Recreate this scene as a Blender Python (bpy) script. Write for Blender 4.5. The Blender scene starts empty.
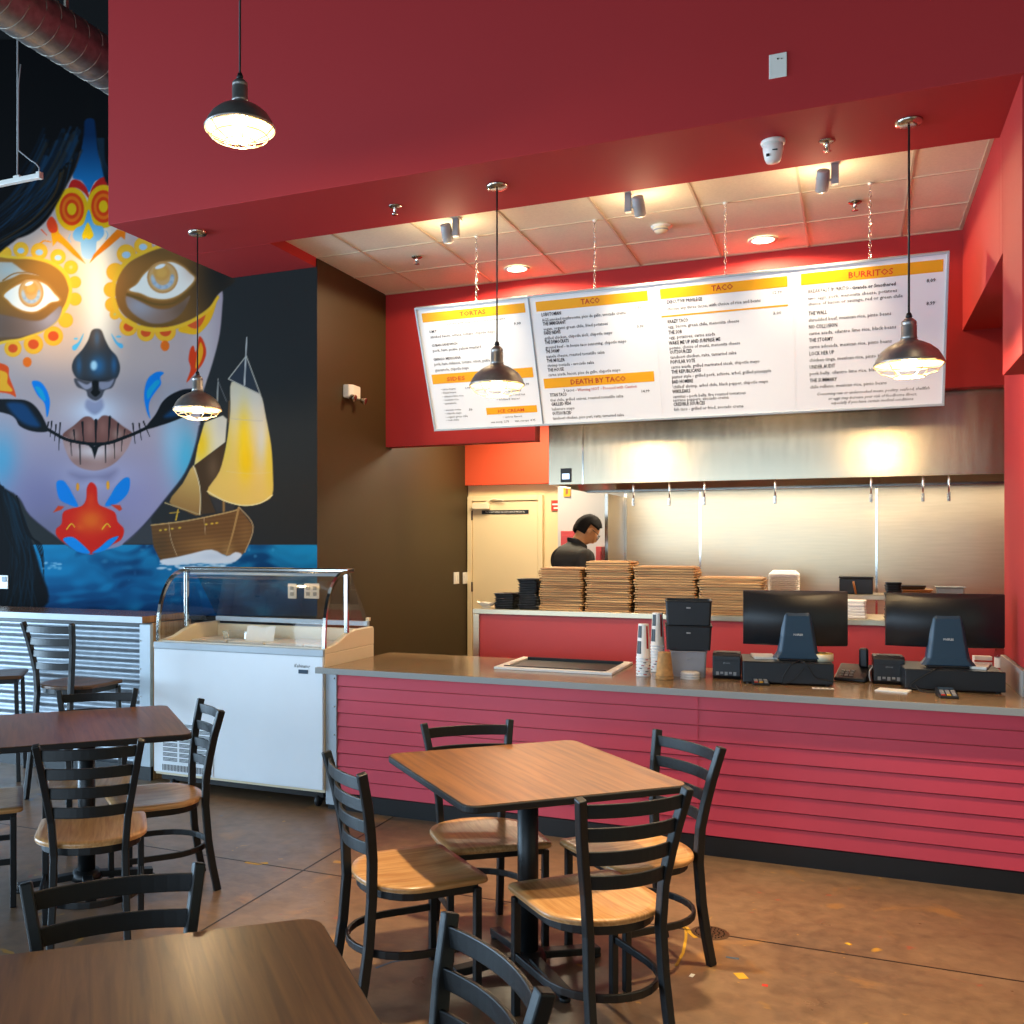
RAIL_E, WORLD_E, DAY_E, DAY2_E, KIT_E, KIT2_E, TAB_E, EXPO, SPOT_E, DOWN_E, FILL_E = 62, 0.18, 330, 1200, 32, 38, 620, 0.45, 66, 62, 4.5
import bpy, math, random
import numpy as np
from mathutils import Vector, Matrix, Euler
random.seed(7)
SC = bpy.context.scene
COL = SC.collection
PI = math.pi
R = math.radians
# ------------------------------------------------------------------ camera
FP, CX, CY, TH, CH = 980.0, 422.0, 544.0, 0.414, 1.70
ct, st = math.cos(TH), math.sin(TH)
def ray(px, py):
    a = (px - CX) / FP; b = (CY - py) / FP
    return Vector((a * ct - st, a * st + ct, b))
def at_y(px, py, y):
    r = ray(px, py); return Vector((0, 0, CH)) + r * (y / r.y)
def at_x(px, py, x):
    r = ray(px, py); return Vector((0, 0, CH)) + r * (x / r.x)
def at_z(px, py, z):
    r = ray(px, py); return Vector((0, 0, CH)) + r * ((z - CH) / r.z)
cam = bpy.data.cameras.new('camera'); co = bpy.data.objects.new('camera', cam); COL.objects.link(co)
co.location = (0, 0, CH); co.rotation_euler = (PI / 2, 0, TH)
cam.sensor_width = 36; cam.sensor_fit = 'HORIZONTAL'; cam.lens = FP / 1024 * 36
cam.shift_x = (512 - CX) / 1024; cam.shift_y = (CY - 512) / 1024
cam.clip_start = 0.05; cam.clip_end = 100
SC.camera = co
# ------------------------------------------------------------------ materials
def srgb(r, g, b):
    f = lambda c: (c / 255 / 12.92) if c / 255 <= 0.04045 else ((c / 255 + 0.055) / 1.055) ** 2.4
    return (f(r), f(g), f(b), 1)
M = {}
def mat(name, col, rough=0.5, metal=0.0, spec=0.5, noise=0.0, nscale=8.0, bump=0.0, bscale=40.0, coat=0.0,
        stretch=(1, 1, 1), emit=None, estr=0.0, trans=0.0, rnoise=0.0, aniso=0.0, ior=1.5):
    m = bpy.data.materials.new(name); m.use_nodes = True
    nt = m.node_tree; n = nt.nodes; l = nt.links
    b = n['Principled BSDF']
    b.inputs['Base Color'].default_value = col
    b.inputs['Roughness'].default_value = rough
    b.inputs['Metallic'].default_value = metal
    b.inputs['Specular IOR Level'].default_value = spec
    b.inputs['Coat Weight'].default_value = coat
    b.inputs['Anisotropic'].default_value = aniso
    b.inputs['IOR'].default_value = ior
    if trans: b.inputs['Transmission Weight'].default_value = trans
    if emit:
        b.inputs['Emission Color'].default_value = emit; b.inputs['Emission Strength'].default_value = estr
    if noise or bump or rnoise:
        tc = n.new('ShaderNodeTexCoord'); mp = n.new('ShaderNodeMapping'); mp.inputs['Scale'].default_value = stretch
        l.new(tc.outputs['Object'], mp.inputs['Vector'])
        if noise or rnoise:
            nz = n.new('ShaderNodeTexNoise'); nz.inputs['Scale'].default_value = nscale; nz.inputs['Detail'].default_value = 5
            l.new(mp.outputs[0], nz.inputs['Vector'])
        if noise:
            rp = n.new('ShaderNodeValToRGB')
            lo = tuple(max(0, c * (1 - noise)) for c in col[:3]) + (1,); hi = tuple(min(1, c * (1 + noise)) for c in col[:3]) + (1,)
            rp.color_ramp.elements[0].color = lo; rp.color_ramp.elements[1].color = hi
            rp.color_ramp.elements[0].position = 0.3; rp.color_ramp.elements[1].position = 0.7
            l.new(nz.outputs['Fac'], rp.inputs[0]); l.new(rp.outputs[0], b.inputs['Base Color'])
        if rnoise:
            mr = n.new('ShaderNodeMapRange'); mr.inputs['To Min'].default_value = max(0, rough - rnoise); mr.inputs['To Max'].default_value = rough + rnoise
            l.new(nz.outputs['Fac'], mr.inputs[0]); l.new(mr.outputs[0], b.inputs['Roughness'])
        if bump:
            n2 = n.new('ShaderNodeTexNoise'); n2.inputs['Scale'].default_value = bscale; n2.inputs['Detail'].default_value = 4
            l.new(mp.outputs[0], n2.inputs['Vector'])
            bp = n.new('ShaderNodeBump'); bp.inputs['Strength'].default_value = bump; bp.inputs['Distance'].default_value = 0.01
            l.new(n2.outputs['Fac'], bp.inputs['Height']); l.new(bp.outputs[0], b.inputs['Normal'])
    M[name] = m
    return m
mat('red_wall', srgb(170, 40, 42), 0.7, spec=0.35, bump=0.04, bscale=120)
mat('siding_red', srgb(206, 62, 80), 0.42, spec=0.4, noise=0.05, nscale=3)
mat('panel_red', srgb(192, 68, 68), 0.4, spec=0.4)
mat('orange_wall', srgb(205, 74, 36), 0.55, bump=0.03)
mat('brown_wall', srgb(58, 44, 19), 0.55, spec=0.35, bump=0.04, bscale=100)
mat('black_wall', srgb(24, 24, 24), 0.85, spec=0.06, bump=0.05, bscale=60)
mat('cream_wall', srgb(232, 208, 160), 0.55)
mat('cream_door', srgb(235, 213, 168), 0.45)
mat('white_panel', srgb(196, 194, 192), 0.35)
mat('ceiling_tile', srgb(234, 224, 202), 0.85, spec=0.1, noise=0.04, nscale=60, bump=0.2, bscale=200)
mat('tile_grid', srgb(206, 190, 164), 0.5)
mat('black_metal', srgb(8, 12, 15), 0.45, spec=0.5, noise=0.1, nscale=30, bump=0.05, bscale=300)
mat('black_rubber', srgb(14, 14, 15), 0.6)
mat('black_base', srgb(13, 14, 15), 0.4)
mat('counter_edge', srgb(152, 152, 148), 0.35, noise=0.1, nscale=200)
mat('counter_top', srgb(140, 116, 88), 0.18, spec=0.55, noise=0.14, nscale=260, rnoise=0.04)
mat('bar_top', srgb(120, 92, 70), 0.25, noise=0.2, nscale=60)
mat('galvanised', srgb(150, 156, 162), 0.55, metal=1.0, noise=0.12, nscale=14, rnoise=0.08)
mat('lamp_metal', srgb(150, 146, 142), 0.4, metal=0.8, noise=0.2, nscale=18, rnoise=0.1)
mat('trim_metal', srgb(176, 184, 190), 0.5, metal=0.3, noise=0.04)
mat('steel', srgb(200, 184, 156), 0.33, metal=1.0, noise=0.05, nscale=4, rnoise=0.07, stretch=(1, 1, 14), bump=0.01, bscale=60)
mat('steel_hood', srgb(184, 170, 146), 0.24, metal=1.0, noise=0.05, nscale=3, rnoise=0.05, stretch=(8, 1, 1), bump=0.012, bscale=20)
mat('chrome', srgb(215, 212, 205), 0.12, metal=1.0)
mat('nickel', srgb(176, 168, 156), 0.25, metal=1.0)
mat('white_plastic', srgb(228, 225, 218), 0.4)
mat('grey_plastic', srgb(150, 150, 150), 0.45)
mat('white_enamel', srgb(244, 249, 253), 0.3, spec=0.5, noise=0.015, nscale=4)
mat('cream_enamel', srgb(236, 222, 190), 0.35)
mat('cabinet_inside', srgb(226, 218, 200), 0.4)
mat('white_paper', srgb(240, 238, 230), 0.7)
mat('menu_white', srgb(228, 228, 230), 0.38, spec=0.4)
mat('menu_yellow', srgb(230, 160, 6), 0.45)
mat('menu_ink', srgb(42, 38, 46), 0.6)
mat('menu_orange', srgb(206, 56, 22), 0.6)
mat('menu_red', srgb(178, 42, 30), 0.6)
mat('black_plastic', srgb(24, 27, 31), 0.38, noise=0.06, nscale=30)
mat('blue_black_plastic', srgb(38, 62, 82), 0.36)
mat('screen_glow', srgb(200, 220, 240), 0.3, emit=srgb(190, 215, 245), estr=1.6)
mat('grey_bin', srgb(150, 150, 156), 0.4)
mat('kraft', srgb(176, 130, 76), 0.7, noise=0.25, nscale=40)
mat('cup_white', srgb(236, 232, 226), 0.45)
mat('cup_red', srgb(186, 34, 34), 0.45)
mat('cup_black', srgb(32, 32, 34), 0.45)
mat('foam_white', srgb(245, 243, 236), 0.7)
mat('tape_yellow', srgb(220, 176, 30), 0.5)
mat('sign_red', srgb(190, 48, 34), 0.5)
mat('tag_yellow', srgb(226, 170, 30), 0.5)
mat('bowl_black', srgb(28, 24, 21), 0.3)
mat('skin', srgb(196, 140, 92), 0.5, noise=0.06, nscale=20)
mat('hair', srgb(20, 15, 12), 0.7, spec=0.15, bump=0.5, bscale=160, noise=0.3, nscale=60)
mat('shirt', srgb(30, 26, 23), 0.75, bump=0.15, bscale=60)
mat('trousers', srgb(34, 36, 44), 0.8)
mat('clear_plastic', srgb(235, 235, 235), 0.08, trans=1.0, ior=1.25)
mat('amber', srgb(150, 92, 40), 0.3)
mat('drain_metal', srgb(92, 70, 50), 0.4, metal=0.5)
mat('paint_yellow', srgb(196, 150, 34), 0.6)
mat('paint_blue', srgb(70, 96, 122), 0.6)
mat('wire', srgb(150, 140, 124), 0.4)
mat('cage_wire', srgb(205, 190, 160), 0.3, metal=0.8)
mat('lamp_lens', srgb(255, 226, 170), 0.3, emit=(1.0, 0.80, 0.50, 1), estr=9)
mat('bulb', srgb(255, 230, 180), 0.3, emit=(1.0, 0.76, 0.44, 1), estr=9)
mat('down_glow', srgb(255, 235, 200), 0.3, emit=(1.0, 0.82, 0.56, 1), estr=14)
mat('shade_inside', srgb(126, 112, 84), 0.4)
mat('hood_glow', srgb(255, 235, 200), 0.3, emit=(1.0, 0.84, 0.6, 1), estr=8)

def wood(name, c0, c1, rough, scale, axis='X', coat=0.0, ring=2.0):
    m = bpy.data.materials.new(name); m.use_nodes = True
    nt = m.node_tree; n = nt.nodes; l = nt.links; b = n['Principled BSDF']
    b.inputs['Roughness'].default_value = rough; b.inputs['Coat Weight'].default_value = coat; b.inputs['Coat Roughness'].default_value = 0.25
    tc = n.new('ShaderNodeTexCoord'); mp = n.new('ShaderNodeMapping')
    s = [scale, scale, scale]; s['XYZ'.index(axis)] = scale * 0.06
    mp.inputs['Scale'].default_value = s
    l.new(tc.outputs['Object'], mp.inputs['Vector'])
    nz = n.new('ShaderNodeTexNoise'); nz.inputs['Scale'].default_value = ring; nz.inputs['Detail'].default_value = 7; nz.inputs['Distortion'].default_value = 0.6
    l.new(mp.outputs[0], nz.inputs['Vector'])
    oi = n.new('ShaderNodeObjectInfo'); ad = n.new('ShaderNodeVectorMath'); ad.operation = 'ADD'
    mu = n.new('ShaderNodeMath'); mu.operation = 'MULTIPLY'; mu.inputs[1].default_value = 40
    l.new(oi.outputs['Random'], mu.inputs[0]); l.new(mp.outputs[0], ad.inputs[0]); l.new(mu.outputs[0], ad.inputs[1]); l.new(ad.outputs[0], nz.inputs['Vector'])
    rp = n.new('ShaderNodeValToRGB'); rp.color_ramp.elements[0].position = 0.32; rp.color_ramp.elements[1].position = 0.7
    rp.color_ramp.elements[0].color = c0; rp.color_ramp.elements[1].color = c1
    l.new(nz.outputs['Fac'], rp.inputs[0]); l.new(rp.outputs[0], b.inputs['Base Color'])
    M[name] = m; return m
wood('seat_wood', srgb(174, 120, 68), srgb(210, 162, 106), 0.33, 34, 'Y', coat=0.25)
wood('shaded_seat', srgb(58, 40, 26), srgb(108, 74, 44), 0.4, 18, 'Y')  # stool seat wood with its shade mixed into the colour
wood('table_wood', srgb(102, 62, 30), srgb(144, 94, 48), 0.36, 20, 'Y', coat=0.3)
wood('board_wood', srgb(146, 100, 58), srgb(222, 178, 118), 0.6, 16, 'X')
wood('bar_wood', srgb(140, 98, 60), srgb(188, 146, 100), 0.5, 12, 'Z')

def glass(name, tint, alpha):
    # thin pane: mostly clear, a little glossy reflection
    m = bpy.data.materials.new(name); m.use_nodes = True
    nt = m.node_tree; n = nt.nodes; l = nt.links; n.remove(n['Principled BSDF'])
    out = n['Material Output']; tr = n.new('ShaderNodeBsdfTransparent'); tr.inputs[0].default_value = tint
    gl = n.new('ShaderNodeBsdfGlossy'); gl.inputs['Roughness'].default_value = 0.03
    fr = n.new('ShaderNodeLayerWeight'); fr.inputs[0].default_value = 0.5
    pw_ = n.new('ShaderNodeMath'); pw_.operation = 'POWER'; pw_.inputs[1].default_value = 4.0; l.new(fr.outputs['Facing'], pw_.inputs[0])
    mu = n.new('ShaderNodeMath'); mu.operation = 'MULTIPLY_ADD'; mu.inputs[1].default_value = 0.6 * alpha; mu.inputs[2].default_value = 0.045 * alpha
    l.new(pw_.outputs[0], mu.inputs[0])
    mx = n.new('ShaderNodeMixShader'); l.new(mu.outputs[0], mx.inputs[0]); l.new(tr.outputs[0], mx.inputs[1]); l.new(gl.outputs[0], mx.inputs[2])
    l.new(mx.outputs[0], out.inputs[0]); M[name] = m
glass('case_glass', (0.93, 0.95, 0.95, 1), 1.6)
glass('case_glass_smoked', (0.80, 0.72, 0.62, 1), 1.6)

def floor_material():
    m = bpy.data.materials.new('polished_concrete'); m.use_nodes = True
    nt = m.node_tree; n = nt.nodes; l = nt.links; b = n['Principled BSDF']
    tc = n.new('ShaderNodeTexCoord'); P = tc.outputs['Object']
    def noise(scale, det=6, dist=0.0):
        z = n.new('ShaderNodeTexNoise'); z.inputs['Scale'].default_value = scale; z.inputs['Detail'].default_value = det; z.inputs['Distortion'].default_value = dist
        l.new(P, z.inputs['Vector']); return z.outputs['Fac']
    def ramp(src, stops):
        r = n.new('ShaderNodeValToRGB'); e = r.color_ramp.elements
        while len(e) < len(stops): e.new(0.5)
        for i, (p, c) in enumerate(stops): e[i].position = p; e[i].color = c
        l.new(src, r.inputs[0]); return r.outputs[0]
    def mix(fac, a, c, mode='MIX'):
        x = n.new('ShaderNodeMix'); x.data_type = 'RGBA'; x.blend_type = mode
        if isinstance(fac, float): x.inputs[0].default_value = fac
        else: l.new(fac, x.inputs[0])
        for k, v in ((6, a), (7, c)):
            if isinstance(v, tuple): x.inputs[k].default_value = v
            else: l.new(v, x.inputs[k])
        return x.outputs[2]
    base = ramp(noise(1.3, 8, 0.6), [(0.3, srgb(92, 74, 60)), (0.5, srgb(120, 94, 70)), (0.72, srgb(140, 114, 88))])
    base = mix(0.4, base, ramp(noise(14, 8, 0.3), [(0.3, srgb(88, 72, 58)), (0.7, srgb(146, 118, 92))]))
    tan = ramp(noise(2.3, 5, 1.2), [(0.60, (0, 0, 0, 1)), (0.70, (1, 1, 1, 1))])
    base = mix(tan, base, srgb(150, 112, 70))
    for sc, th, c in ((3.1, 0.715, srgb(205, 150, 30)), (4.3, 0.73, srgb(70, 100, 130)), (5.7, 0.745, srgb(165, 60, 40)), (11.0, 0.73, srgb(200, 150, 40)), (13.0, 0.745, srgb(150, 60, 50))):
        k = ramp(noise(sc + 0.37, 3, 0.8), [(th - 0.02, (0, 0, 0, 1)), (th + 0.015, (0.6, 0.6, 0.6, 1))])
        base = mix(k, base, c)
    l.new(base, b.inputs['Base Color'])
    rr = n.new('ShaderNodeMapRange'); l.new(noise(5, 6), rr.inputs[0]); rr.inputs['To Min'].default_value = 0.2; rr.inputs['To Max'].default_value = 0.46
    l.new(rr.outputs[0], b.inputs['Roughness'])
    bp = n.new('ShaderNodeBump'); bp.inputs['Strength'].default_value = 0.08; bp.inputs['Distance'].default_value = 0.01
    l.new(noise(30), bp.inputs['Height']); l.new(bp.outputs[0], b.inputs['Normal'])
    M['floor'] = m
floor_material()
# ------------------------------------------------------------------ mesh helper
class MB:
    def __init__(s): s.v = []; s.f = []; s.m = []; s.sm = []
    def add(s, verts, faces, mi=0, smooth=False):
        o = len(s.v); s.v += [tuple(p) for p in verts]
        for f in faces: s.f.append(tuple(o + i for i in f)); s.m.append(mi); s.sm.append(smooth)
        return s
    def box(s, lo, hi, mi=0, mtx=None):
        x0, y0, z0 = lo; x1, y1, z1 = hi
        v = [(x0, y0, z0), (x1, y0, z0), (x1, y1, z0), (x0, y1, z0), (x0, y0, z1), (x1, y0, z1), (x1, y1, z1), (x0, y1, z1)]
        if mtx is not None: v = [tuple(mtx @ Vector(p)) for p in v]
        return s.add(v, [(3, 2, 1, 0), (4, 5, 6, 7), (0, 1, 5, 4), (1, 2, 6, 5), (2, 3, 7, 6), (3, 0, 4, 7)], mi)
    def cbox(s, c, size, mi=0, mtx=None):
        return s.box([c[i] - size[i] / 2 for i in range(3)], [c[i] + size[i] / 2 for i in range(3)], mi, mtx)
    def prism(s, poly, z0, z1, mi=0, mtx=None, smooth=False):
        n = len(poly); v = [(x, y, z0) for x, y in poly] + [(x, y, z1) for x, y in poly]
        if mtx is not None: v = [tuple(mtx @ Vector(p)) for p in v]
        s.add(v, [tuple(range(n - 1, -1, -1)), tuple(range(n, 2 * n))], mi)
        o = len(s.v) - 2 * n
        for i in range(n):
            j = (i + 1) % n; s.f.append((o + i, o + j, o + n + j, o + n + i)); s.m.append(mi); s.sm.append(smooth)
        return s
    def tube(s, path, r, n=8, mi=0, cap=True, flat=None, up=(0, 0, 1)):
        # round tube, or flat=(w,h) rectangular bar with h along up
        path = [Vector(p) for p in path]; rings = []
        for i, p in enumerate(path):
            a = path[max(0, i - 1)]; b = path[min(len(path) - 1, i + 1)]; t = (b - a).normalized()
            u = Vector(up); 
            if abs(u.dot(t)) > 0.98: u = Vector((1, 0, 0)) if abs(t.x) < 0.9 else Vector((0, 1, 0))
            side = t.cross(u).normalized(); u = side.cross(t).normalized()
            if flat:
                w, h = flat[0] / 2, flat[1] / 2
                rings.append([p + side * w + u * h, p - side * w + u * h, p - side * w - u * h, p + side * w - u * h])
            else:
                rr = r[i] if isinstance(r, (list, tuple)) else r
                rings.append([p + (side * math.cos(k * 2 * PI / n) + u * math.sin(k * 2 * PI / n)) * rr for k in range(n)])
        k = len(rings[0]); o = len(s.v)
        for rg in rings: s.v += [tuple(q) for q in rg]
        for i in range(len(rings) - 1):
            for j in range(k):
                a = o + i * k + j; b = o + i * k + (j + 1) % k
                s.f.append((a, b, b + k, a + k)); s.m.append(mi); s.sm.append(not flat)
        if cap:
            s.f.append(tuple(o + j for j in range(k - 1, -1, -1))); s.m.append(mi); s.sm.append(False)
            e = o + (len(rings) - 1) * k
            s.f.append(tuple(e + j for j in range(k))); s.m.append(mi); s.sm.append(False)
        return s
    def lathe(s, prof, n=24, mi=0, c=(0, 0, 0), smooth=True, cap0=False, cap1=False, mtx=None):
        o = len(s.v); k = len(prof)
        for r, z in prof:
            for j in range(n):
                a = j * 2 * PI / n; p = Vector((c[0] + r * math.cos(a), c[1] + r * math.sin(a), c[2] + z))
                if mtx is not None: p = mtx @ p
                s.v.append(tuple(p))
        for i in range(k - 1):
            for j in range(n):
                a = o + i * n + j; b = o + i * n + (j + 1) % n
                s.f.append((a, b, b + n, a + n)); s.m.append(mi); s.sm.append(smooth)
        if cap0: s.f.append(tuple(o + j for j in range(n - 1, -1, -1))); s.m.append(mi); s.sm.append(False)
        if cap1: s.f.append(tuple(o + (k - 1) * n + j for j in range(n))); s.m.append(mi); s.sm.append(False)
        return s
    def cyl(s, c, r, z0, z1, n=20, mi=0, mtx=None):
        return s.lathe([(r, z0), (r, z1)], n, mi, c, True, True, True, mtx)
    def build(s, name, mats, parent=None, loc=None, bevel=0.0, seg=2, kind=None):
        me = bpy.data.meshes.new(name); me.from_pydata(s.v, [], s.f)
        if not isinstance(mats, (list, tuple)): mats = [mats]
        for x in mats: me.materials.append(M[x])
        me.polygons.foreach_set('material_index', s.m); me.polygons.foreach_set('use_smooth', s.sm)
        me.update()
        o = bpy.data.objects.new(name, me); COL.objects.link(o)
        if parent is not None: o.parent = parent
        if loc is not None: o.location = loc
        if bevel:
            b = o.modifiers.new('bevel', 'BEVEL'); b.width = bevel; b.segments = seg; b.limit_method = 'ANGLE'; b.angle_limit = R(40)
        if kind: o['kind'] = kind
        return o
def tag(o, label, cat, group=None, kind=None):
    o['label'] = label; o['category'] = cat
    if group: o['group'] = group
    if kind: o['kind'] = kind
    return o
def thing(name, label, cat, loc=(0, 0, 0), rz=0.0, group=None, rot=None):
    o = bpy.data.objects.new(name, None); COL.objects.link(o); o.empty_display_size = 0.1
    o.location = loc; o.rotation_euler = rot if rot else (0, 0, rz)
    return tag(o, label, cat, group)
def copy_tree(o, parent=None):
    c = o.copy(); COL.objects.link(c)
    if parent is not None: c.parent = parent
    for ch in list(o.children): copy_tree(ch, c)
    return c
def dup(root, loc, rz, label, group=None):
    c = copy_tree(root); c.location = loc; c.rotation_euler = (0, 0, rz); c['label'] = label
    if group: c['group'] = group
    return c
def struct(mb, name, mats, bevel=0.0, loc=None, parent=None):
    o = mb.build(name, mats, parent, loc, bevel)
    o['kind'] = 'structure'
    return o
def rrect(hx, hy, r, n=5, c=(0, 0)):
    out = []
    for sx, sy, a0 in ((1, 1, 0), (-1, 1, 90), (-1, -1, 180), (1, -1, 270)):
        for k in range(n + 1):
            a = R(a0 + 90 * k / n); out.append((c[0] + sx * (hx - r) + r * math.cos(a), c[1] + sy * (hy - r) + r * math.sin(a)))
    return out
# ================================================================== setting
XR, XL, YM, YB, ZS, ZC, YS, YO = 0.694, -3.724, 6.49, 7.69, 3.80, 3.872, 5.075, 5.84
m = MB(); m.box((-13, -6, -0.1), (5, 11, 0)); struct(m, 'floor', 'floor')
# saw-cut joints in the slab
m = MB()
for x, y0_, y1_ in ((-2.62, -4, 6.4), (2.4, -4, 6.4)):
    m.box((x - 0.004, y0_, -0.0), (x + 0.004, y1_, 0.0012))
m.box((-12, 4.42, 0), (3, 4.428, 0.0012))
struct(m, 'trim_1', 'black_base')
DX_, DY_ = at_z(710, 933, 0).xy
m = MB(); m.lathe([(0, 0.002), (0.075, 0.002), (0.082, 0.0)], 28, 0, (DX_, DY_, 0.0004)); 
for r_ in (0.02, 0.04, 0.06):
    for k in range(int(r_ * 400)):
        a = k * 2 * PI / int(r_ * 400); m.cbox((DX_ + r_ * math.cos(a), DY_ + r_ * math.sin(a), 0.0035), (0.006, 0.006, 0.003), 1)
tag(m.build('floor_drain', ['drain_metal', 'black_base']), 'round floor drain cover in the concrete beside the wooden seat table', 'drain')
# stray yellow and blue paint left on the slab
fo = bpy.data.objects['floor']
def smear(pts, w, m_):
    f = MB(); P = [at_z(x, y, 0) for x, y in pts]
    f.tube([(p.x, p.y, 0.0006) for p in P], 0, flat=(w, 0.001)); o = f.build('paint_mark', m_, fo); o['kind'] = 'structure'
smear([(676, 966), (683, 953), (686, 938), (686, 930), (681, 925)], 0.012, 'paint_yellow'); smear([(686, 927), (690, 933), (696, 938)], 0.02, 'paint_yellow')
smear([(738, 973), (741, 976), (744, 979)], 0.04, 'paint_yellow'); smear([(376, 968), (392, 962), (412, 959)], 0.012, 'paint_blue'); smear([(726, 957), (732, 958), (739, 959)], 0.014, 'paint_blue')
smear([(246, 862), (258, 864), (268, 863)], 0.03, 'paint_yellow'); smear([(690, 975), (694, 976)], 0.03, 'white_paper'); smear([(762, 985), (768, 986)], 0.02, 'sign_red'); smear([(846, 943), (851, 945)], 0.02, 'paint_yellow')
# high dark ceiling over the dining room
m = MB(); m.box((-13, -6, 6.8), (5, 11, 7.0)); struct(m, 'ceiling', 'black_wall')
m = MB(); m.box((-13, YM, 0), (XL - 0.2, YM + 0.15, 6.8)); m.box((XL - 0.2, YM, 0), (XL - 0.01, YM + 0.15, 3.86)); struct(m, 'wall_mural', 'black_wall')
m = MB(); m.box((XL - 0.2, YM + 0.151, 0), (XL - 0.01, 9.8, 4.2)); m.box((XL - 0.0099, YM, 0), (XL, 9.69, 4.2)); struct(m, 'wall_return', 'brown_wall')
# bulkhead box over the counter
m = MB()
m.box((-4.486, YS, ZS), (5, YO, 6.79)); m.box((-4.486, YO, ZS), (XL - 0.0005, YM - 0.008, 6.79))
struct(m, 'wall_bulkhead', 'red_wall', bevel=0.004)
m = MB(); m.box((XL, YB, 2.545), (-2.372, YB + 0.14, 4.0)); m.box((-2.372, YB, 2.782), (2.2, YB + 0.14, 4.0)); struct(m, 'wall_menu', 'red_wall')
# right hand wall, its opening and pillar
m = MB()
m.box((XR, YO, 3.17), (2.3, YB - 0.001, 4.0)); m.box((XR, YS + 0.02, 2.55), (2.3, YO - 0.13, ZS - 0.001)); m.box((XR, YO - 0.13, 3.17), (2.3, YO, ZS - 0.001))
m.box((0.815, 5.86, 1.052), (2.3, 6.64, 3.169))
m.box((2.3, 5.0, 0), (2.4, 9.8, 4.0))
struct(m, 'wall_right', 'red_wall', bevel=0.003)
# dropped tile ceiling with its grid
m = MB(); m.box((XL, YO, ZC), (XR, YB, ZC + 0.03)); struct(m, 'ceiling_tiles', 'ceiling_tile')
m = MB()
TX, TY, TP = -3.343, 6.485, 0.6096
for k in range(-1, 8):
    x = TX + k * TP
    if XL + 0.03 < x < XR - 0.03: m.box((x - 0.007, YO + 0.001, ZC - 0.006), (x + 0.007, YB - 0.001, ZC - 0.0003))
for k in range(-1, 3):
    y = TY + k * TP
    if YO + 0.02 < y < YB - 0.02: m.box((XL + 0.001, y - 0.007, ZC - 0.0055), (XR - 0.001, y + 0.007, ZC - 0.0003))
m.box((XL + 0.001, YB - 0.022, ZC - 0.005), (XR - 0.001, YB - 0.0005, ZC - 0.0004)); m.box((XR - 0.022, YO, ZC - 0.005), (XR - 0.0005, YB - 0.03, ZC - 0.0004))
struct(m, 'trim_2', 'tile_grid')
# kitchen shell
m = MB(); m.box((XL, YB + 0.14, 2.99), (2.3, 9.9, 3.05)); struct(m, 'ceiling_kitchen', 'ceiling_tile')
m = MB(); m.box((XL - 0.2, 9.7, 0), (2.3, 9.85, 2.99)); struct(m, 'wall_kitchen', 'cream_wall')
m = MB(); m.box((XL, 9.60, 2.315), (-2.3, 9.699, 2.989)); struct(m, 'wall_overdoor', 'orange_wall')
m = MB(); m.box((-2.671, 9.42, 0), (2.3, 9.69, 2.989)); struct(m, 'wall_washable', 'white_panel')
# baseboards
m = MB(); m.box((-12, YM - 0.015, 0), (-3.8, YM - 0.002, 0.1)); struct(m, 'baseboard_left', 'black_rubber')
# street side of the room, behind the camera: storefront mullions and glass line
m = MB()
for k in range(10):
    x = -12 + k * 1.7; m.box((x - 0.04, -5.1, 0), (x + 0.04, -5.0, 4.2))
for z in (0.05, 2.3, 4.2): m.box((-12, -5.1, z - 0.05), (3.4, -5.0, z + 0.05))
m.box((-12, -5.1, 4.25), (3.4, -5.0, 6.8))
struct(m, 'window_1', 'black_metal')
m = MB(); m.box((4.6, -5.0, 0), (4.7, 5.0, 6.8)); struct(m, 'wall_east', 'cream_wall')
# kitchen door
dr = MB(); dr.box((-3.66, 9.655, 0.01), (-2.95, 9.697, 2.145)); door = dr.build('door_1', 'cream_door', bevel=0.004); door['kind'] = 'structure'
f = MB(); f.box((-3.715, 9.64, 0), (-3.665, 9.698, 2.2)); f.box((-2.945, 9.64, 0), (-2.895, 9.698, 2.2)); f.box((-3.664, 9.64, 2.15), (-2.946, 9.698, 2.2)); f.build('door_frame', 'cream_door', door, bevel=0.003)
f = MB(); f.box((-3.64, 9.585, 2.065), (-3.46, 9.654, 2.125)); f.tube([(-3.5, 9.6, 2.13), (-3.42, 9.62, 2.17), (-3.3, 9.62, 2.15)], 0.008); f.build('door_closer', 'cream_enamel', door, bevel=0.004)
f = MB()
for z in (0.3, 1.2, 1.95): f.box((-3.672, 9.64, z), (-3.655, 9.655, z + 0.1))
f.build('hinge', 'nickel', door)
f = MB(); f.box((-3.555, 9.648, 2.012), (-3.045, 9.6545, 2.052)); pl = f.build('door_sign', 'black_plastic', door)

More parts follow.
